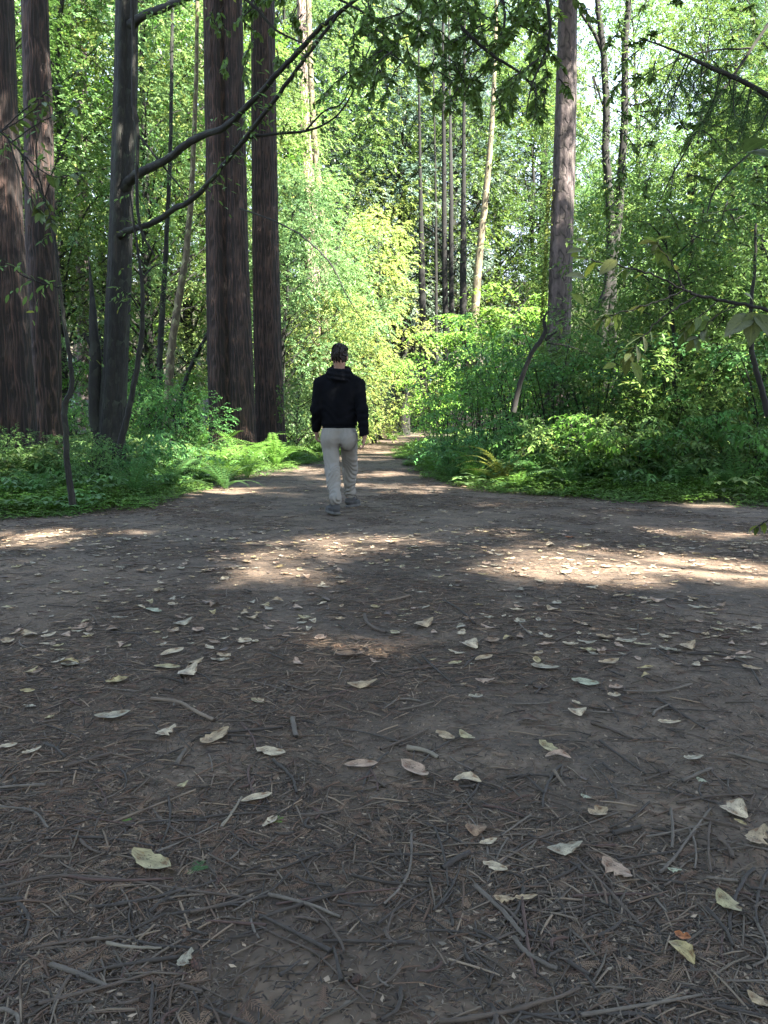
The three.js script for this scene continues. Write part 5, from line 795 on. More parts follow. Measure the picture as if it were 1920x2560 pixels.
// ───────────────────────── litter on the clearing ─────────────────────────
const inClear = (x, z, m = 0.03) => trailDistance(x, z) < m;
const pathY = (x, z) => heightAt(x, z) + relief(x, z);
const tones = [[0.055, 0.042, 0.033], [0.095, 0.068, 0.052], [0.13, 0.085, 0.062], [0.165, 0.135, 0.108], [0.22, 0.18, 0.142], [0.08, 0.07, 0.06], [0.04, 0.034, 0.03], [0.125, 0.107, 0.09]];
const litterMat = new THREE.MeshStandardMaterial({ color: new THREE.Color().setRGB(1.0, 0.93, 0.8), roughness: 0.85, vertexColors: true, side: THREE.DoubleSide }); litterMat.name = 'dry litter';
{
  const strip = (mb, r, x, z, a, L, w, c, lift) => { const o = mb.count, bend = r.g() * 0.5; let px = x, pz = z, b = a; for (let k = 0; k <= 2; k++) { const y = 0.0015 + lift * Math.sin(Math.PI * k / 2) + r() * 0.0012, ww = w * (k === 1 ? 1 : 0.6); for (const s of [-1, 1]) mb.v(px - Math.sin(b) * ww * s * 0.5, y, pz + Math.cos(b) * ww * s * 0.5, Math.sin(b) * s * 0.4, 1, -Math.cos(b) * s * 0.4, 0, 0, c); px += Math.cos(b) * L / 2; pz += Math.sin(b) * L / 2; b += bend; } for (let k = 0; k < 2; k++) { const q = o + k * 2; mb.i.push(q, q + 1, q + 2, q + 1, q + 3, q + 2); } };
  const kinds = []; for (let k = 0; k < 8; k++) {
    const r = rng(801 + k), mb = new MB(), R = 0.19, spot = () => { const a = r() * 6.283, q = Math.sqrt(r()) * R; return [Math.cos(a) * q, Math.sin(a) * q]; }; const main = r() * 3.14;
    for (let i = 0; i < 125; i++) { const [x, z] = spot(), c = tones[Math.floor(Math.pow(r(), 0.9) * 8)], m = r.s(0.45, 0.8); strip(mb, r, x, z, main + r.g() * 2.4, r.s(0.007, 0.022), r.s(0.0011, 0.0022), [c[0] * m, c[1] * m, c[2] * m], r.s(0, 0.003)); }
    for (let i = 0; i < 12; i++) { const [x, z] = spot(), c = tones[Math.floor(r() * 8)], m = r.s(0.7, 1.4), L = r.s(0.006, 0.018); const a = r() * 6.28, d = V(Math.cos(a), r.g() * 0.2, Math.sin(a)).normalize(), [s, n] = leafFrame(r, d, 0.85); mb.kite(V(x, 0.003, z), d, s, n, L, L * r.s(0.3, 0.7), [c[0] * m, c[1] * m, c[2] * m], -0.2); }
    for (let i = 0; i < 7; i++) { const [x, z] = spot(), a = main + r.g() * 2.6, L = r.s(0.025, 0.09), c = tones[[0, 1, 2, 3, 5, 6, 7, 0][Math.floor(r() * 8)]], m = r.s(0.5, 1.0), w = r.s(0.0009, 0.0022); mb.tube([V(x, 0.003, z), V(x + Math.cos(a) * L * 0.5 + r.g() * L * 0.08, 0.004 + r() * 0.003, z + Math.sin(a) * L * 0.5 + r.g() * L * 0.08), V(x + Math.cos(a) * L, 0.003, z + Math.sin(a) * L)], [w, w, w * 0.7], 4, [c[0] * m, c[1] * m, c[2] * m]); }
    for (let i = 0; i < (k % 2 ? 3 : 1); i++) { const [x, z] = spot(), a = r() * 6.28, L = r.s(0.035, 0.07), c = r() < 0.5 ? [0.11, 0.068, 0.048] : [0.15, 0.105, 0.075]; for (let q = 0; q < 12; q++) for (const s of [-1, 1]) { const t = q / 12; strip(mb, r, x + Math.cos(a) * L * t, z + Math.sin(a) * L * t, a + s * 0.8, 0.014 * (1 - t * 0.6), 0.0016, c, 0.002); } strip(mb, r, x, z, a, L, 0.0014, c, 0.002); }
    kinds.push(mb.geo());
  }
  const lists = kinds.map(() => []), cols = kinds.map(() => []), r = rng(820);
  const add = (x, z, s) => { if (!inClear(x, z, 0.25)) return; const w = vn(x * 1.7, z * 1.7, 91) * 0.6 + vn(x * 4, z * 4, 92) * 0.5; if (w < 0.06 && r() < 0.9) return; const k = Math.floor(r() * 8), red = sstep(-0.3, 0.5, fbm(x * 0.6, z * 0.6, 95, 2)), b = r.s(0.75, 1.25); lists[k].push(placed(V(x, pathY(x, z) + 0.001, z), r() * 6.28, 0, 0, s)); cols[k].push(new THREE.Color().setRGB(b * (1 + 0.1 * red), b, b * (1 - 0.08 * red))); };
  for (let i = 0; i < 7200; i++) { const z = -0.9 - Math.pow(r(), 1.25) * 9, w = 0.4 - z * 0.56; add(r.s(-w, w), z, r.s(0.75, 1.25)); }
  for (let i = 0; i < 2500; i++) { const z = -8.5 - r() * 20, w = 4; add(r.s(-w, w), z, r.s(1, 1.8)); }
  const g = new THREE.Group(); g.name = 'needle_litter'; scene.add(tag(g, 'brown needles, bark crumbs and twig bits strewn over the trail', 'needle litter', null, 'stuff'));
  kinds.forEach((geo, k) => { const m = instanced('needles', geo, litterMat, lists[k], cols[k]); m.userData.kind = 'stuff'; g.add(m); });
}
// fallen leaves: a few shapes, curled and torn
function dryLeaf(seed, w, curl, roll, torn) {
  const r = rng(seed), mb = new MB(), n = 8, ph = r() * 6; const ring = []; const tw = r.g() * 0.5;
  for (let k = 0; k <= n; k++) { const t = k / n, base = Math.pow(Math.sin(Math.PI * clamp(Math.pow(t, 0.9) * 0.97 + 0.015, 0, 1)), 0.7); for (let q = -2; q <= 2; q++) {
    const e = Math.abs(q) === 2 ? 1 + 0.1 * Math.sin(k * 2.9 + ph + q) + 0.1 * Math.sin(k * 1.1 + ph * 3 - q) - (torn && r() < torn ? r.s(0.15, 0.55) : 0) : 1, s = q / 2 * w * 0.5 * base * e, y = curl * (t - 0.5) * (t - 0.5) * 1.6 + roll * s * s / (w * w * 0.25) * w * 0.5 + 0.012 * Math.sin(t * 9 + ph + q) + tw * s * (t - 0.5);
    const rr = 1 + fbm(k * 0.7, q * 0.9 + seed, 3, 2) * 0.35 - (q === 0 ? 0.08 : 0); mb.v(t - 0.5, y, s, 0, 1, 0, q / 4 + 0.5, t, [rr, rr, rr]); } }
  for (let k = 0; k < n; k++) for (let q = 0; q < 4; q++) { const a = k * 5 + q; mb.i.push(a, a + 1, a + 6, a, a + 6, a + 5); }
  const g = mb.geo(); g.computeVertexNormals(); g.computeBoundingBox(); g.translate(0, -g.boundingBox.min.y, 0); return g;
}
const dry = { flat: [dryLeaf(1, 0.38, 0.16, 0.15, 0.06), dryLeaf(2, 0.44, 0.2, -0.2, 0.12), dryLeaf(3, 0.36, 0.1, 0.3, 0.08)], curled: [dryLeaf(4, 0.42, 0.26, 0.45, 0.05), dryLeaf(5, 0.48, -0.3, 0.35, 0.1), dryLeaf(6, 0.42, 0.28, 0.3, 0.1)], torn: [dryLeaf(7, 0.5, 0.16, 0.15, 0.28), dryLeaf(8, 0.54, 0.2, -0.2, 0.25)], round: [dryLeaf(9, 0.72, 0.3, 0.35, 0.05), dryLeaf(10, 0.8, 0.2, -0.25, 0.15)] };
const blotch = dataTex(128, 128, (u, v) => { const q = fbmT(u * 4, v * 4, 101, 4, 4, 4), s = vn(u * 24, v * 24, 103, 24, 24) > 0.6 ? 0.5 : 1, vein = 1 - 0.1 * Math.max(0, 1 - Math.abs(((v * 7 + Math.abs(u - 0.5) * 3) % 1) - 0.5) * 8), k = (1 + q * 0.95) * s * vein, e = sstep(0.12, 0.45, -q); return [0.72 * k, 0.7 * k * (1 - 0.25 * e), 0.66 * k * (1 - 0.4 * e)]; }, true);
const dryMat = (name, r, g, b) => { const m = new THREE.MeshPhysicalMaterial({ color: new THREE.Color().setRGB(r, g, b), map: blotch, bumpMap: blotch, bumpScale: 0.0006, roughness: 0.95, vertexColors: true, side: THREE.DoubleSide, transmission: 0.12, thickness: 0 }); m.name = name; return m; };
const dryM = { tan: dryMat('tan dry leaf', 0.37, 0.275, 0.165), pale: dryMat('pale dry leaf', 0.46, 0.375, 0.255), grey: dryMat('grey dry leaf', 0.33, 0.29, 0.21), olive: dryMat('olive dry leaf', 0.36, 0.305, 0.165), brown: dryMat('brown dry leaf', 0.24, 0.155, 0.095), pink: dryMat('pinkish dry leaf', 0.37, 0.26, 0.185), dark: dryMat('dark dry leaf', 0.1, 0.065, 0.045), orange: dryMat('orange dry leaf', 0.36, 0.13, 0.04), yellow: dryMat('yellowish dry leaf', 0.38, 0.3, 0.14), mint: dryMat('pale green dry leaf', 0.35, 0.36, 0.25) };
const toneWord = { tan: 'tan', pale: 'pale', grey: 'grey', olive: 'olive', brown: 'brown', pink: 'pinkish tan', dark: 'dark brown', orange: 'orange', yellow: 'yellowish', mint: 'pale green' };
function where(x, z) { const p = V(x, 0, z).sub(V(0, EYE, 0)), v = p.z * -CP - p.y * SP, sx = p.x / v * F + PW / 2, sy = PH / 2 - (p.y * CP - p.z * SP) / v * F; return [sx, sy]; }
const landmarks = [[379, 2172, 'big brown patched leaf'], [1038, 1938, 'thick pinkish leaf'], [1168, 1964, 'pale grey white curled leaf'], [1411, 2135, 'large greyish wavy leaf'], [1544, 2190, 'torn pinkish tan leaf'], [1822, 2277, 'steep olive grey leaf'], [1704, 2395, 'yellowish leaf with holes'], [1897, 2522, 'tan corner leaf'], [1287, 2260, 'two tan leaf pieces'], [1250, 2290, 'long thick stick'], [1340, 2400, 'lower thick stick'], [1140, 2345, 'thin dark bottom twig'], [1545, 2246, 'level reddish twig'], [1831, 2043, 'pale standing rounded leaf'], [1680, 2080, 'upright grey twig'], [1189, 2095, 'brown wrinkled leaf'], [463, 2421, 'upright greyish leaf'], [642, 2010, 'long pale leaf'], [677, 1892, 'pale ragged leaf'], [903, 1921, 'broad pinkish leaf'], [1754, 1968, 'pale blue green scrap'], [457, 1565, 'up pointing grey leaf'], [440, 1685, 'pair of pale leaves'], [283, 1805, 'long greyish leaf'], [906, 1722, 'long tan leaf'], [457, 1785, 'thick tan stick'], [736, 1830, 'broad grey wood piece'], [930, 1565, 'curled strip of bark'], [324, 1420, 'dark brown curled leaf'], [1362, 1678, 'flat grey green leaf'], [1443, 1791, 'triangular pale leaf'], [1672, 1817, 'slim pale leaf'], [1171, 1623, 'round pale leaf'], [1423, 1345, 'orange brown leaf'], [1417, 1435, 'yellowish sun patch leaf'], [1060, 1888, 'barked pale stick'], [1385, 1890, 'small heap of leaves'], [1537, 1738, 'two pale leaf scraps'], [300, 2210, 'lichen flecked branch'], [200, 2452, 'thick grey bottom stick'], [370, 2380, 'pale and dark stick pair'], [380, 2030, 'slender straw'], [81, 2039, 'bent grey twig'], [775, 2387, 'long brown twig'], [740, 2170, 'dark straight twig'], [1120, 2150, 'dark forked piece'], [1024, 2184, 'upright bent twig'], [1880, 2380, 'hooked grey twig'], [1800, 1645, 'long curved dark twig'], [1780, 2005, 'long straight brown twig'], [1880, 1681, 'brown rimmed tan leaf'], [627, 1365, 'bright yellow leaf'], [720, 1290, 'left shoe'], [885, 1265, 'right shoe'], [165, 1270, 'grey sapling foot'], [1910, 1310, 'yellowish near twig'], [80, 1893, 'slim pale edge leaf'], [1220, 1310, 'shaded trail corner']];
function near(x, z) {
  const [sx, sy] = where(x, z); let best = null, bd = 1e9; for (const l of landmarks) { const d = Math.hypot(sx - l[0], (sy - l[1]) * 1.6); if (d < bd) { bd = d; best = l; } }
  const dx = sx - best[0], dy = sy - best[1]; return `${bd < 70 ? 'just' : bd < 150 ? 'somewhat' : 'well'} ${Math.abs(dx) > Math.abs(dy) * 2 ? (dx < 0 ? 'left of' : 'right of') : (dy < 0 ? (dx < 0 ? 'beyond and left of' : 'beyond and right of') : (dx < 0 ? 'before and left of' : 'before and right of'))} the ${best[2]}`;
}
const fit = (s) => (s.split(' ').length > 16 ? s.replace(/ (straight|knotted|slightly bent|crooked|arched|somewhat|medium)\b/, '') : s);
function lay(name, geo, mat, label, category, p, turn, s, { lift = 0.002, tx = 0, tz = 0, group } = {}) { const m = single(name, geo, mat, fit(label), category, group); m.position.set(p.x, pathY(p.x, p.z) + lift, p.z); m.rotation.set(tx, turn, tz, 'YXZ'); m.scale.setScalar(s); return m; }
const heroSpots = [];
function heroLeaf([px, py, len, ang, tone, form, label], i) {
  const c = onGround(px, py), a = onGround(px - Math.cos(ang) * len / 2, py - Math.sin(ang) * len / 2), b = onGround(px + Math.cos(ang) * len / 2, py + Math.sin(ang) * len / 2), r = rng(1700 + i);
  let L = clamp(a.distanceTo(b) * 0.87, 0.03, 0.15); const list = dry[form], turn = Math.atan2(-(b.z - a.z), b.x - a.x);
  lay('fallen_leaf', list[Math.floor(r() * list.length)], dryM[tone], label, 'leaf', c, turn, L, { lift: 0.011, tx: 0.1 + r.g() * 0.16, tz: r.g() * 0.08 }); heroSpots.push([c.x, c.z, L]);
}
[
  [379, 2172, 118, 0.45, 'olive', 'curled', 'large olive tan leaf with brown blotches lying on bare dirt at the lower left'],
  [1038, 1938, 88, 0.55, 'pink', 'curled', 'thick pinkish leaf with dark specks just below the barked pale stick'],
  [1168, 1964, 82, 0.02, 'pale', 'curled', 'pale grey white curled leaf right of the thick pinkish leaf'],
  [1411, 2135, 102, -0.18, 'grey', 'flat', 'large greyish leaf with wavy edge on bare dirt right of the middle'],
  [1544, 2190, 104, 0.6, 'pink', 'torn', 'torn pinkish tan leaf beside a pale green scrap'],
  [1822, 2277, 98, 0.85, 'olive', 'flat', 'olive grey leaf slanting steeply at the lower right'],
  [1704, 2395, 98, 0.75, 'yellow', 'curled', 'yellowish leaf with dark holes below an orange brown cupped leaf'],
  [1706, 2354, 48, 0.3, 'orange', 'round', 'orange brown cupped leaf touching a thin bent twig'],
  [1897, 2522, 84, 0.6, 'tan', 'flat', 'tan leaf in the bottom right corner'],
  [1260, 2264, 62, 0.05, 'tan', 'torn', 'left one of two tan leaf pieces beside the long thick stick'],
  [1315, 2258, 66, -0.1, 'tan', 'flat', 'right one of two tan leaf pieces beside the long thick stick'],
  [1831, 2043, 54, -0.7, 'pale', 'round', 'pale rounded leaf standing up near the right edge'],
  [1850, 2072, 40, 0.4, 'yellow', 'flat', 'small yellowish leaf just below the pale rounded leaf near the right edge'],
  [1892, 2112, 62, -0.9, 'tan', 'torn', 'tan torn leaf by the right edge'], [1495, 2045, 52, -0.4, 'tan', 'round', 'brownish round leaf with a notch above the large greyish leaf'],
  [1189, 2089, 62, 0.0, 'brown', 'round', 'brown wrinkled leaf among crossing twigs'], [1220, 2120, 52, -0.3, 'pale', 'curled', 'small pale leaf under the brown wrinkled leaf'],
  [1238, 2181, 76, 0.35, 'pale', 'torn', 'slim pale brown leaf above the long thick stick'], [463, 2421, 66, -0.95, 'grey', 'torn', 'upright greyish leaf by the double stick at the lower left'],
  [642, 2010, 92, -0.25, 'pale', 'flat', 'long pale leaf right of a pale upright stick'], [677, 1892, 86, 0.1, 'pale', 'torn', 'pale ragged leaf with frayed ends'], [903, 1921, 96, 0.02, 'pink', 'flat', 'broad pinkish leaf near the middle'],
  [457, 1979, 36, -0.5, 'olive', 'flat', 'small olive leaf above a slender straw at the left'], [1686, 2190, 40, 0.1, 'mint', 'torn', 'pale green scrap of leaf right of the torn pinkish leaf'], [1465, 2006, 26, 0.3, 'mint', 'torn', 'pale mint green scrap on the litter right of the middle'], [1754, 1968, 34, 0.4, 'mint', 'torn', 'pale blue green scrap beside a short stick at the right'],
  [457, 1565, 54, -0.3, 'grey', 'flat', 'grey leaf pointing up right, left of the middle'], [431, 1638, 70, -0.3, 'pale', 'flat', 'pale leaf above a pair of pale leaves at the left'], [418, 1678, 76, 0.03, 'olive', 'flat', 'left one of a pair of pale leaves at the left'], [469, 1693, 62, -0.6, 'pale', 'flat', 'right one of a pair of pale leaves at the left'],
  [283, 1805, 106, -0.1, 'grey', 'curled', 'long greyish leaf left of the tan stick, rim folded dark'], [906, 1722, 86, -0.08, 'tan', 'flat', 'long tan leaf in the middle'], [874, 1646, 86, -0.1, 'brown', 'curled', 'curled leaf with dark hollow near the middle'],
  [414, 1846, 62, -0.5, 'pale', 'torn', 'ragged pale leaf below the long greyish leaf'], [538, 1855, 92, -0.5, 'tan', 'flat', 'narrow tan leaf pointing up right below the tan stick'], [324, 1420, 50, 0.0, 'dark', 'curled', 'dark brown curled leaf casting a small shade at the left'],
  [1362, 1678, 82, 0.1, 'grey', 'flat', 'flat grey green leaf right of the middle'], [1521, 1664, 60, -0.2, 'tan', 'curled', 'tan leaf right of the flat grey green leaf'], [1443, 1791, 52, -0.1, 'pale', 'round', 'triangular pale leaf right of the middle'],
  [1672, 1817, 66, 0.05, 'pale', 'flat', 'slim pale leaf in the right foreground'], [1316, 1811, 64, 0.0, 'dark', 'curled', 'dark olive folded leaf right of the middle'], [1171, 1623, 42, -0.4, 'pale', 'round', 'round pale leaf on bare dirt below the small sun patch'],
  [1058, 1568, 66, -0.35, 'tan', 'flat', 'tan leaf pointing up right in the small sun patch'], [1423, 1345, 24, 0.1, 'orange', 'round', 'orange brown leaf on the far edge of the sun patches'], [1377, 1363, 26, 0.7, 'pale', 'flat', 'small pale leaf below the orange brown leaf'],
  [1417, 1435, 30, -0.3, 'yellow', 'flat', 'yellowish leaf at the near edge of the sun patches'], [1663, 1600, 38, 0.3, 'pale', 'curled', 'small arched pale leaf right of the middle ground'], [1718, 1623, 42, -0.4, 'tan', 'flat', 'tan leaf beside the start of a dark thin twig at the right'],
  [1189, 1753, 42, -0.1, 'grey', 'round', 'greyish round leaf below a row of twigs'], [1463, 1715, 82, 0.15, 'mint', 'torn', 'grey green torn leaf below the flat grey green leaf'], [1539, 1727, 38, -0.1, 'pink', 'round', 'upper one of two pale roundish leaf scraps'], [1535, 1748, 38, 0, 'pale', 'round', 'lower one of two pale roundish leaf scraps'],
  [1209, 1655, 52, -0.25, 'tan', 'flat', 'tan leaf pointing right below the round pale leaf'], [1212, 1713, 56, -0.02, 'pink', 'torn', 'pinkish torn leaf above the greyish round leaf'], [1113, 1849, 56, 0.4, 'tan', 'torn', 'left one of two leaves above the barked pale stick'], [1168, 1852, 50, 0.5, 'olive', 'flat', 'right one of two leaves above the barked pale stick'],
  [1880, 1681, 62, 0.2, 'tan', 'flat', 'tan leaf with brown rim at the right edge of the middle ground'], [1375, 1880, 70, 0.5, 'olive', 'flat', 'olive leaf at the top of a small heap of leaves'], [1395, 1905, 76, 0.0, 'pink', 'curled', 'pinkish leaf at the bottom of a small heap of leaves'], [1733, 1909, 58, -0.15, 'grey', 'flat', 'grey wavy leaf in the right foreground'], [627, 1365, 30, 0, 'yellow', 'flat', 'small bright yellow leaf in the sun left of the middle'],
  [80, 1893, 60, -0.35, 'pale', 'flat', 'slim pale leaf by the left edge'], [20, 1880, 60, -0.2, 'pale', 'torn', 'pale torn leaf cut off by the left edge'], [70, 1740, 44, 0, 'yellow', 'torn', 'yellowish leaf by the left edge of the middle ground'], [122, 1595, 46, -0.3, 'pale', 'flat', 'pale leaf at the far left'], [385, 1535, 44, 0.2, 'mint', 'flat', 'greenish pale leaf left of the middle, paired with a smaller one'],
].forEach(heroLeaf);
{
  const r = rng(901), cand = [], forms = ['flat', 'flat', 'curled', 'torn', 'torn', 'round'], names = ['tan', 'pale', 'pale', 'grey', 'grey', 'olive', 'brown', 'pink', 'tan', 'pink', 'yellow', 'dark'];
  for (let i = 0; i < 6200; i++) {
    const u = r(), z = u < 0.5 ? -1.5 - Math.pow(r(), 0.75) * 5.5 : u < 0.85 ? -5 - r() * 6 : -9 - r() * 22, w = Math.min(0.3 - z * 0.54, 7), x = r.s(-w, w), d = trailDistance(x, z); if (d > 0.25 || (z > -3 && r() < 0.72) || r() > 0.5 + 0.9 * fbm(x * 0.9, z * 0.9, 131, 3) + 0.35 * vn(x * 3, z * 3, 133)) continue;
    if (heroSpots.some(([a, b, l]) => Math.hypot(x - a, z - b) < l * 0.6)) continue;
    const L = r() < 0.35 ? r.s(0.02, 0.042) : r.s(0.04, 0.085); cand.push({ x, z, L, px: L / perPixel(V(x, 0, z)), tone: names[Math.floor(r() * names.length)], form: forms[Math.floor(r() * forms.length)], v: r(), turn: r() * 6.28, tx: r.g() * 0.22, tz: r.g() * 0.14 });
  }
  cand.sort((a, b) => b.px - a.px); const own = 300 - heroSpots.length, formWord = { flat: 'flat', curled: 'curled', torn: 'ragged', round: 'roundish' };
  cand.slice(0, own).forEach((c) => { const size = c.px > 55 ? 'large' : c.px > 40 ? 'medium' : 'small', label = `${size} ${toneWord[c.tone]} ${formWord[c.form]} leaf ${near(c.x, c.z)}`; lay('fallen_leaf', dry[c.form][Math.floor(c.v * dry[c.form].length)], dryM[c.tone], label, 'leaf', c, c.turn, c.L, { lift: 0.007, tx: c.tx, tz: c.tz, group: 'dry leaves scattered over the clearing' }); });
  const g = new THREE.Group(); g.name = 'fallen_leaves'; scene.add(tag(g, 'small pale dry leaves scattered thickly over the clearing and trail', 'leaf litter', null, 'stuff'));
  const by = new Map(); for (const c of cand.slice(own)) { const k = c.tone + c.form; if (!by.has(k)) by.set(k, []); by.get(k).push(c); }
  for (const l of by.values()) { const m = instanced('leaves', dry[l[0].form][0], dryM[l[0].tone], l.map((c) => placed(V(c.x, pathY(c.x, c.z) + 0.006, c.z), c.turn, c.tx, c.tz, c.L))); m.userData.kind = 'stuff'; g.add(m); }
}
// twigs
const twigGeo = (seed, bend, knots, sides = 7) => { const r = rng(seed), mb = new MB(), pts = []; for (let k = 0; k <= 6; k++) pts.push(V(k / 6 - 0.5, 0.02 + Math.sin(k / 6 * 3.14) * bend * 0.15 * r(), Math.sin(k / 6 * 3.14 + r.g() * 0.4) * bend + r.g() * 0.012)); const l = smooth(pts, 14); mb.tube(l, l.map((_, k) => 0.02 * (1 - k / 14 * 0.35) * (1 + (knots && k % 5 === 3 ? 0.3 : 0) + r.g() * 0.08)), sides, [1, 1, 1], (q, a) => 1 + 0.15 * vn(q * 30, a * 5, seed, 0, 5)); if (knots) { const p = l[8]; mb.tube([p, p.clone().add(V(0.08, 0.02, knots * 0.1))], [0.013, 0.008], 5, [1, 1, 1]); } return mb.geo(); };
const twigs = [twigGeo(1, 0.02, 0), twigGeo(2, 0.03, 1), twigGeo(3, -0.05, 0), twigGeo(4, 0.06, -1), twigGeo(5, -0.03, 0), twigGeo(6, 0.08, 0), twigGeo(7, 0.0, 0), twigGeo(8, -0.07, 1)];
const twigTex = dataTex(64, 256, (u, v) => { const q = 0.75 + 0.3 * fbmT(u * 6, v * 12, 111, 3, 6, 12) + 0.15 * vn(u * 16, v * 4, 112, 16, 4); return [q, q * 0.98, q * 0.95]; }, true);
const twigMat = (name, r, g, b) => { const m = new THREE.MeshStandardMaterial({ color: new THREE.Color().setRGB(r, g, b), map: twigTex, bumpMap: twigTex, bumpScale: 0.0008, roughness: 0.9, vertexColors: true }); m.name = name; return m; };
const twigM = { dark: twigMat('dark twig', 0.05, 0.04, 0.032), brown: twigMat('brown twig', 0.09, 0.067, 0.05), grey: twigMat('grey twig', 0.13, 0.107, 0.084), tan: twigMat('tan twig', 0.18, 0.135, 0.096), pale: twigMat('pale twig', 0.25, 0.21, 0.155), red: twigMat('reddish twig', 0.085, 0.05, 0.039) };
const twigWord = { dark: 'dark', brown: 'brown', grey: 'grey', tan: 'tan', pale: 'pale', red: 'reddish' };
let twigCount = 0;
const heroTwig = ([px, width, tone, label], i) => { // px: points of the twig in the photograph
  const pts = px.map(([x, y]) => onGround(x, y)), c = pts[0].clone().lerp(pts[pts.length - 1], 0.5), r = rng(1900 + i), mb = new MB(), w = width / 2 * perPixel(c) * 0.75; const l = smooth(pts.map((p) => V(p.x - c.x, 0, p.z - c.z)), 16, i, 0.0015);
  l.forEach((p) => { p.y = pathY(p.x + c.x, p.z + c.z) - pathY(c.x, c.z) + w * 0.85 + 0.004; });
  mb.tube(l, l.map((_, k) => w * (1.08 - k / 16 * 0.3) * (1 + r.g() * 0.1)), 9, [1, 1, 1], (q, a) => 1 + 0.22 * vn(q * 45, a * 6, i, 0, 6) + 0.25 * Math.max(0, vn(q * 16, 0, i + 50) - 0.35));
  const m = single('twig', mb.geo(), twigM[tone], label, 'twig'); m.position.set(c.x, pathY(c.x, c.z), c.z); twigCount++;
};
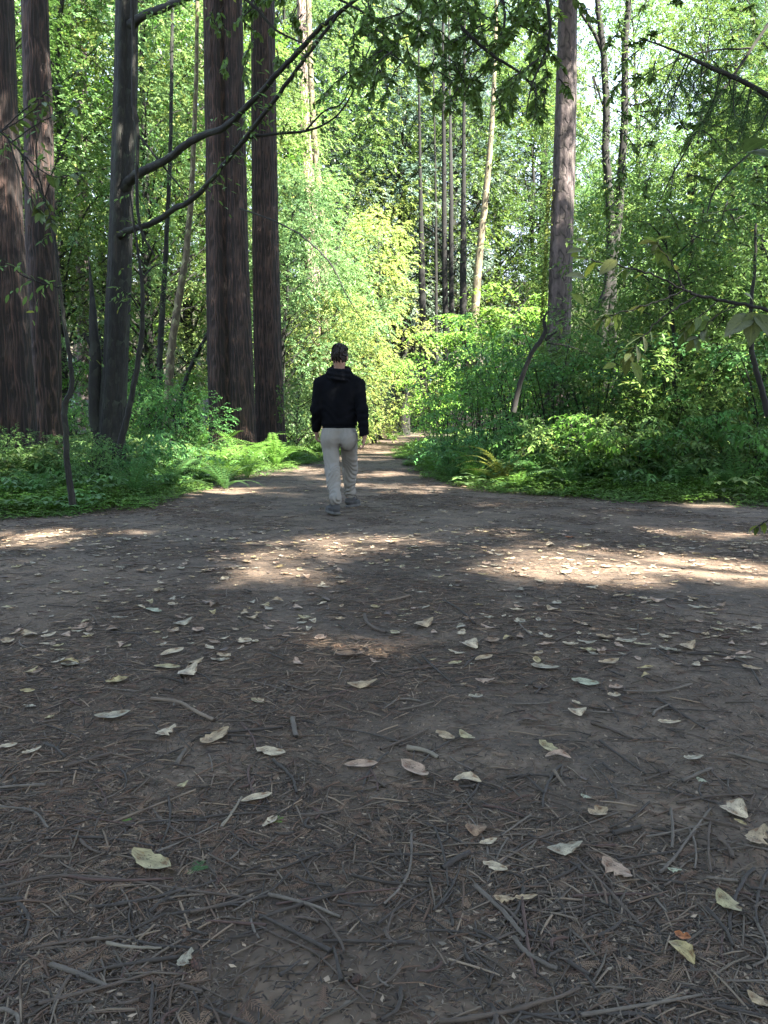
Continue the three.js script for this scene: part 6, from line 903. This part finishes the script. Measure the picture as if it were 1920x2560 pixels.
[
  [[[1188, 2227], [1255, 2290], [1313, 2358]], 17, 'grey', 'long thick stick with shiny bark slanting down in the lower right foreground'], [[[1284, 2358], [1325, 2402], [1394, 2436]], 17, 'grey', 'thick stick continuing below the long thick stick at the bottom'],
  [[[1064, 2337], [1140, 2340], [1215, 2358]], 9, 'dark', 'thin dark twig running left from the long thick stick'], [[[1186, 2337], [1220, 2350], [1255, 2372]], 10, 'dark', 'short dark twig touching the lower end of the long thick stick'],
  [[[1432, 2248], [1545, 2242], [1657, 2245]], 10, 'red', 'straight reddish twig lying level at the lower right'], [[[1278, 2311], [1380, 2345], [1481, 2392]], 7, 'dark', 'thin dark twig running down right of the long thick stick'],
  [[[1676, 2033], [1682, 2080], [1680, 2132]], 10, 'grey', 'upright grey twig at the right'], [[[1649, 2190], [1690, 2150], [1720, 2105], [1776, 2034]], 10, 'grey', 'curved grey twig crossing the upright grey twig'], [[[1533, 2094], [1570, 2085], [1602, 2078]], 15, 'dark', 'short thick dark stick right of the large greyish leaf'],
  [[[1417, 2207], [1530, 2190], [1654, 2160]], 8, 'brown', 'long thin brown twig under the torn pinkish leaf'], [[[1643, 2392], [1680, 2345], [1730, 2317]], 8, 'dark', 'thin bent twig beside the orange brown cupped leaf'], [[[1886, 2306], [1915, 2370], [1918, 2405], [1880, 2427]], 10, 'grey', 'hooked grey twig at the lower right edge'],
  [[[0, 2232], [120, 2206], [240, 2206], [336, 2216], [480, 2240], [628, 2261]], 11, 'brown', 'long thin lichen flecked branch across the lower left'], [[[127, 2427], [200, 2452], [269, 2482]], 18, 'grey', 'thick grey stick in the bottom left'], [[[266, 2372], [330, 2382], [405, 2384]], 11, 'pale', 'pale smooth stick lying against a dark one at the lower left'],
  [[[341, 2367], [410, 2380], [480, 2384]], 11, 'dark', 'dark stick lying against the pale smooth stick'], [[[451, 2479], [480, 2486], [506, 2497]], 13, 'brown', 'short brown stick at the bottom left of the middle'], [[[553, 2080], [580, 2045], [605, 2005]], 10, 'pale', 'pale peeled stick pointing up left of the long pale leaf'],
  [[[284, 2068], [380, 2030], [489, 1987]], 8, 'tan', 'long slender straw pointing up right at the left'], [[[0, 2028], [81, 2039], [122, 2083]], 9, 'grey', 'bent grey twig at the left edge'], [[[671, 2193], [740, 2170], [810, 2138]], 9, 'dark', 'dark straight twig pointing up right, left of the middle'], [[[642, 2262], [690, 2230], [729, 2193]], 9, 'dark', 'dark twig at the right end of the lichen flecked branch'],
  [[[625, 2317], [700, 2355], [775, 2387], [850, 2450], [920, 2517]], 8, 'brown', 'long brown twig running down to the bottom, left of the middle'], [[[561, 2473], [660, 2420], [752, 2375], [860, 2325], [958, 2265]], 6, 'brown', 'long thin twig crossing the long brown twig'],
  [[[379, 1759], [446, 1768], [490, 1790], [535, 1811]], 13, 'tan', 'thick tan stick left of the middle, dark at its lower end'], [[[732, 1805], [736, 1830], [741, 1852]], 17, 'grey', 'short broad piece of grey wood near the middle'], [[[911, 1542], [918, 1562], [940, 1578], [965, 1586]], 11, 'brown', 'curled strip of bark in the small sun patch'],
  [[[1055, 1646], [1090, 1680], [1128, 1713]], 7, 'dark', 'dark twig pointing down right near the middle'], [[[1110, 1505], [1150, 1530], [1186, 1565]], 7, 'dark', 'dark bent twig above the round pale leaf'], [[[1478, 1814], [1530, 1832], [1582, 1855]], 11, 'brown', 'brown stick below the triangular pale leaf'], [[[1388, 1608], [1446, 1585]], 6, 'brown', 'short brown twig right of the small sun patch'],
  [[[960, 1507], [990, 1502], [1024, 1493]], 9, 'tan', 'tan stick above the small sun patch'], [[[1018, 1877], [1060, 1884], [1096, 1903]], 16, 'pale', 'barked pale stick near the middle'], [[[1385, 1938], [1400, 1960], [1414, 1979]], 11, 'tan', 'short tan stick below the small heap of leaves'], [[[1613, 1959], [1680, 1935]], 9, 'brown', 'short brown stick right of the middle'],
  [[[1706, 1964], [1740, 1950], [1776, 1935]], 12, 'grey', 'grey stick above the pale blue green scrap'], [[[1692, 2018], [1780, 2003], [1880, 1999]], 9, 'brown', 'long straight brown twig at the right'], [[[1029, 2091], [1024, 2184], [1000, 2230], [960, 2271]], 9, 'grey', 'upright bent twig below the middle'], [[[1067, 2068], [1120, 2095], [1168, 2126]], 10, 'dark', 'dark twig meeting a forked piece below the middle'],
  [[[1174, 2143], [1140, 2160], [1105, 2184]], 18, 'dark', 'thick dark forked piece below the middle'], [[[960, 2148], [1030, 2146], [1100, 2147]], 9, 'dark', 'level dark twig just below the middle'], [[[1640, 1750], [1700, 1790], [1760, 1830]], 8, 'dark', 'dark twig at the right running down right'], [[[1718, 1640], [1800, 1645], [1860, 1665], [1900, 1720]], 8, 'dark', 'long curved dark twig at the right'],
  [[[1560, 1733], [1650, 1733], [1730, 1715]], 8, 'grey', 'long level grey twig right of the pale leaf scraps'], [[[510, 1645], [600, 1608]], 7, 'brown', 'thin upright slanting twig left of the middle'], [[[610, 1712], [680, 1695]], 9, 'dark', 'dark stick left of the long tan leaf'], [[[160, 1930], [280, 1895]], 12, 'brown', 'brown stick at the left pointing up right'], [[[440, 1925], [465, 1885]], 14, 'grey', 'blunt grey stick near the ragged pale leaf'],
  [[[1440, 2400], [1500, 2360], [1580, 2330]], 7, 'brown', 'thin brown twig crossing below the reddish twig'], [[[1700, 2120], [1730, 2100], [1738, 2090]], 9, 'brown', 'small twig end near the curved grey twig'], [[[1320, 2095], [1405, 2130]], 9, 'dark', 'dark twig tucked under the large greyish leaf'],
].forEach(heroTwig);
{
  const r = rng(951), cand = [], names = ['dark', 'brown', 'dark', 'grey', 'brown', 'red', 'dark', 'dark'];
  for (let i = 0; i < 2200; i++) { const z = -1.0 - Math.pow(r(), 1.5) * 9, w = 0.3 - z * 0.52, x = r.s(-w, w); if (!inClear(x, z, 0)) continue; if (vn(x * 1.7, z * 1.7, 91) < -0.35 && r() < 0.6) continue; const L = 0.045 + Math.pow(r(), 2.4) * 0.22, k = Math.floor(r() * 8); cand.push({ x, z, L, th: (0.0013 + Math.pow(r(), 2.2) * 0.0034) / (0.02 * L), px: L / perPixel(V(x, 0, z)), k, tone: names[Math.floor(r() * 8)], turn: r() * 6.28 }); }
  cand.sort((a, b) => b.px - a.px); const own = 300 - twigCount, curve = ['straight', 'knotted', 'slightly bent', 'crooked', 'straight', 'arched', 'straight', 'crooked'];
  const aim = (c) => { const e = where(c.x + Math.cos(c.turn) * 0.05, c.z - Math.sin(c.turn) * 0.05), b = where(c.x - Math.cos(c.turn) * 0.05, c.z + Math.sin(c.turn) * 0.05), s = (e[1] - b[1]) / (e[0] - b[0] || 1e-6); return Math.abs(s) < 0.12 ? 'level' : Math.abs(s) > 0.8 ? 'upright' : s < 0 ? 'rising' : 'falling'; };
  const mtx = (c) => placed(V(c.x, pathY(c.x, c.z) + 0.004, c.z), c.turn, 0, 0, 1).scale(V(c.L, c.L * c.th, c.L * (c.k === 5 || c.k === 3 ? 0.8 : c.th)));
  cand.slice(0, own).forEach((c) => { const m = single('twig', twigs[c.k], twigM[c.tone], fit(`${c.px > 110 ? 'long' : 'short'} ${twigWord[c.tone]} ${curve[c.k]} ${aim(c)} twig ${near(c.x, c.z)}`), 'twig', 'twigs scattered over the clearing'); mtx(c).decompose(m.position, m.quaternion, m.scale); });
  const g = new THREE.Group(); g.name = 'small_twigs'; scene.add(tag(g, 'short thin twigs strewn all over the clearing', 'twig litter', null, 'stuff'));
  const by = new Map(); for (const c of cand.slice(own)) { const k = c.tone + c.k; if (!by.has(k)) by.set(k, []); by.get(k).push(c); }
  for (const l of by.values()) { const m = instanced('twigs', twigs[l[0].k], twigM[l[0].tone], l.map(mtx)); m.userData.kind = 'stuff'; g.add(m); }
}
// redwood cones and green sprigs
{
  const cone = (seed) => { const r = rng(seed), mb = new MB(); mb.tube([V(-0.5, 0, 0), V(-0.3, 0, 0), V(0, 0, 0), V(0.3, 0, 0), V(0.5, 0, 0)], [0.1, 0.28, 0.34, 0.26, 0.08], 10, [0.6, 0.6, 0.6]); for (let k = 0; k < 34; k++) { const t = k / 34, a = k * 2.4, q = 0.36 * Math.sin(Math.PI * (0.1 + t * 0.82)), b = V(t - 0.5, Math.cos(a) * q, Math.sin(a) * q), n = V(0, Math.cos(a), Math.sin(a)), d = V(0.75, n.y * 0.55, n.z * 0.55).normalize(), s = V(0, 0, 0).crossVectors(d, n).normalize(); mb.kite(b, d, s, n, 0.22, 0.24, [r.s(0.8, 1.3), 1, 1], -0.2); } return mb.geo(); };
  const cm = new THREE.MeshStandardMaterial({ color: new THREE.Color().setRGB(0.075, 0.045, 0.032), roughness: 0.9, vertexColors: true, side: THREE.DoubleSide }); cm.name = 'cone scales'; const cg = [cone(1), cone(2)];
  [[399, 2106, 24, 'small brown redwood cone beside a tan twig stub at the lower left'], [547, 2214, 20, 'small round redwood cone above the lichen flecked branch'], [492, 2430, 34, 'dark redwood cone beside the upright greyish leaf'], [890, 2462, 34, 'dark redwood cone near the bottom, left of the middle'], [812, 2353, 16, 'tiny brown cone on the long thin twig']].forEach(([x, y, w, label], i) => { const p = onGround(x, y), s = w * perPixel(p), m = single('redwood_cone', cg[i % 2], cm, label, 'cone'); m.position.set(p.x, pathY(p.x, p.z) + s * 0.3, p.z); m.rotation.set(0.3, i * 1.3, 0.2); m.scale.setScalar(s); });
  const sprig = new MB(), r = rng(961); for (const [ox, oz, a, L] of [[0, 0, 0, 1], [0.3, 0, 0.8, 0.55], [0.45, 0, -0.7, 0.5]]) { sprig.tube([V(ox - 0.5, 0.01, oz), V(ox - 0.5 + Math.cos(a) * L, 0.03, oz + Math.sin(a) * L)], [0.01, 0.005], 4, [1, 0.8, 0.6]); for (let k = 0; k < 16; k++) for (const s of [-1, 1]) { const t = k / 16, b = V(ox - 0.5 + Math.cos(a) * L * t, 0.02 + 0.03 * t, oz + Math.sin(a) * L * t), d = V(Math.cos(a + s * 0.85), 0.08, Math.sin(a + s * 0.85)).normalize(), [sx, n] = leafFrame(r, d, 0.95); sprig.kite(b, d, sx, n, 0.24 * (1 - t * 0.5), 0.04, [1, 1, 1]); } }
  const sg = sprig.geo(); [[492, 2178, 66, 1.1, 'needle', 'dark green redwood sprig right of the large olive tan leaf'], [689, 2060, 44, 0.6, 'leafMaple', 'small fresh green sprig below the long pale leaf'], [318, 2062, 24, 0.2, 'leafMaple', 'tiny fresh green sprig at the left']].forEach(([x, y, w, a, mt, label]) => { const p = onGround(x, y), m = single('redwood_sprig', sg, M[mt], label, 'sprig'); m.position.set(p.x, pathY(p.x, p.z) + 0.004, p.z); m.rotation.y = a; m.scale.setScalar(w * perPixel(p)); });
}

renderer.render(scene, camera);
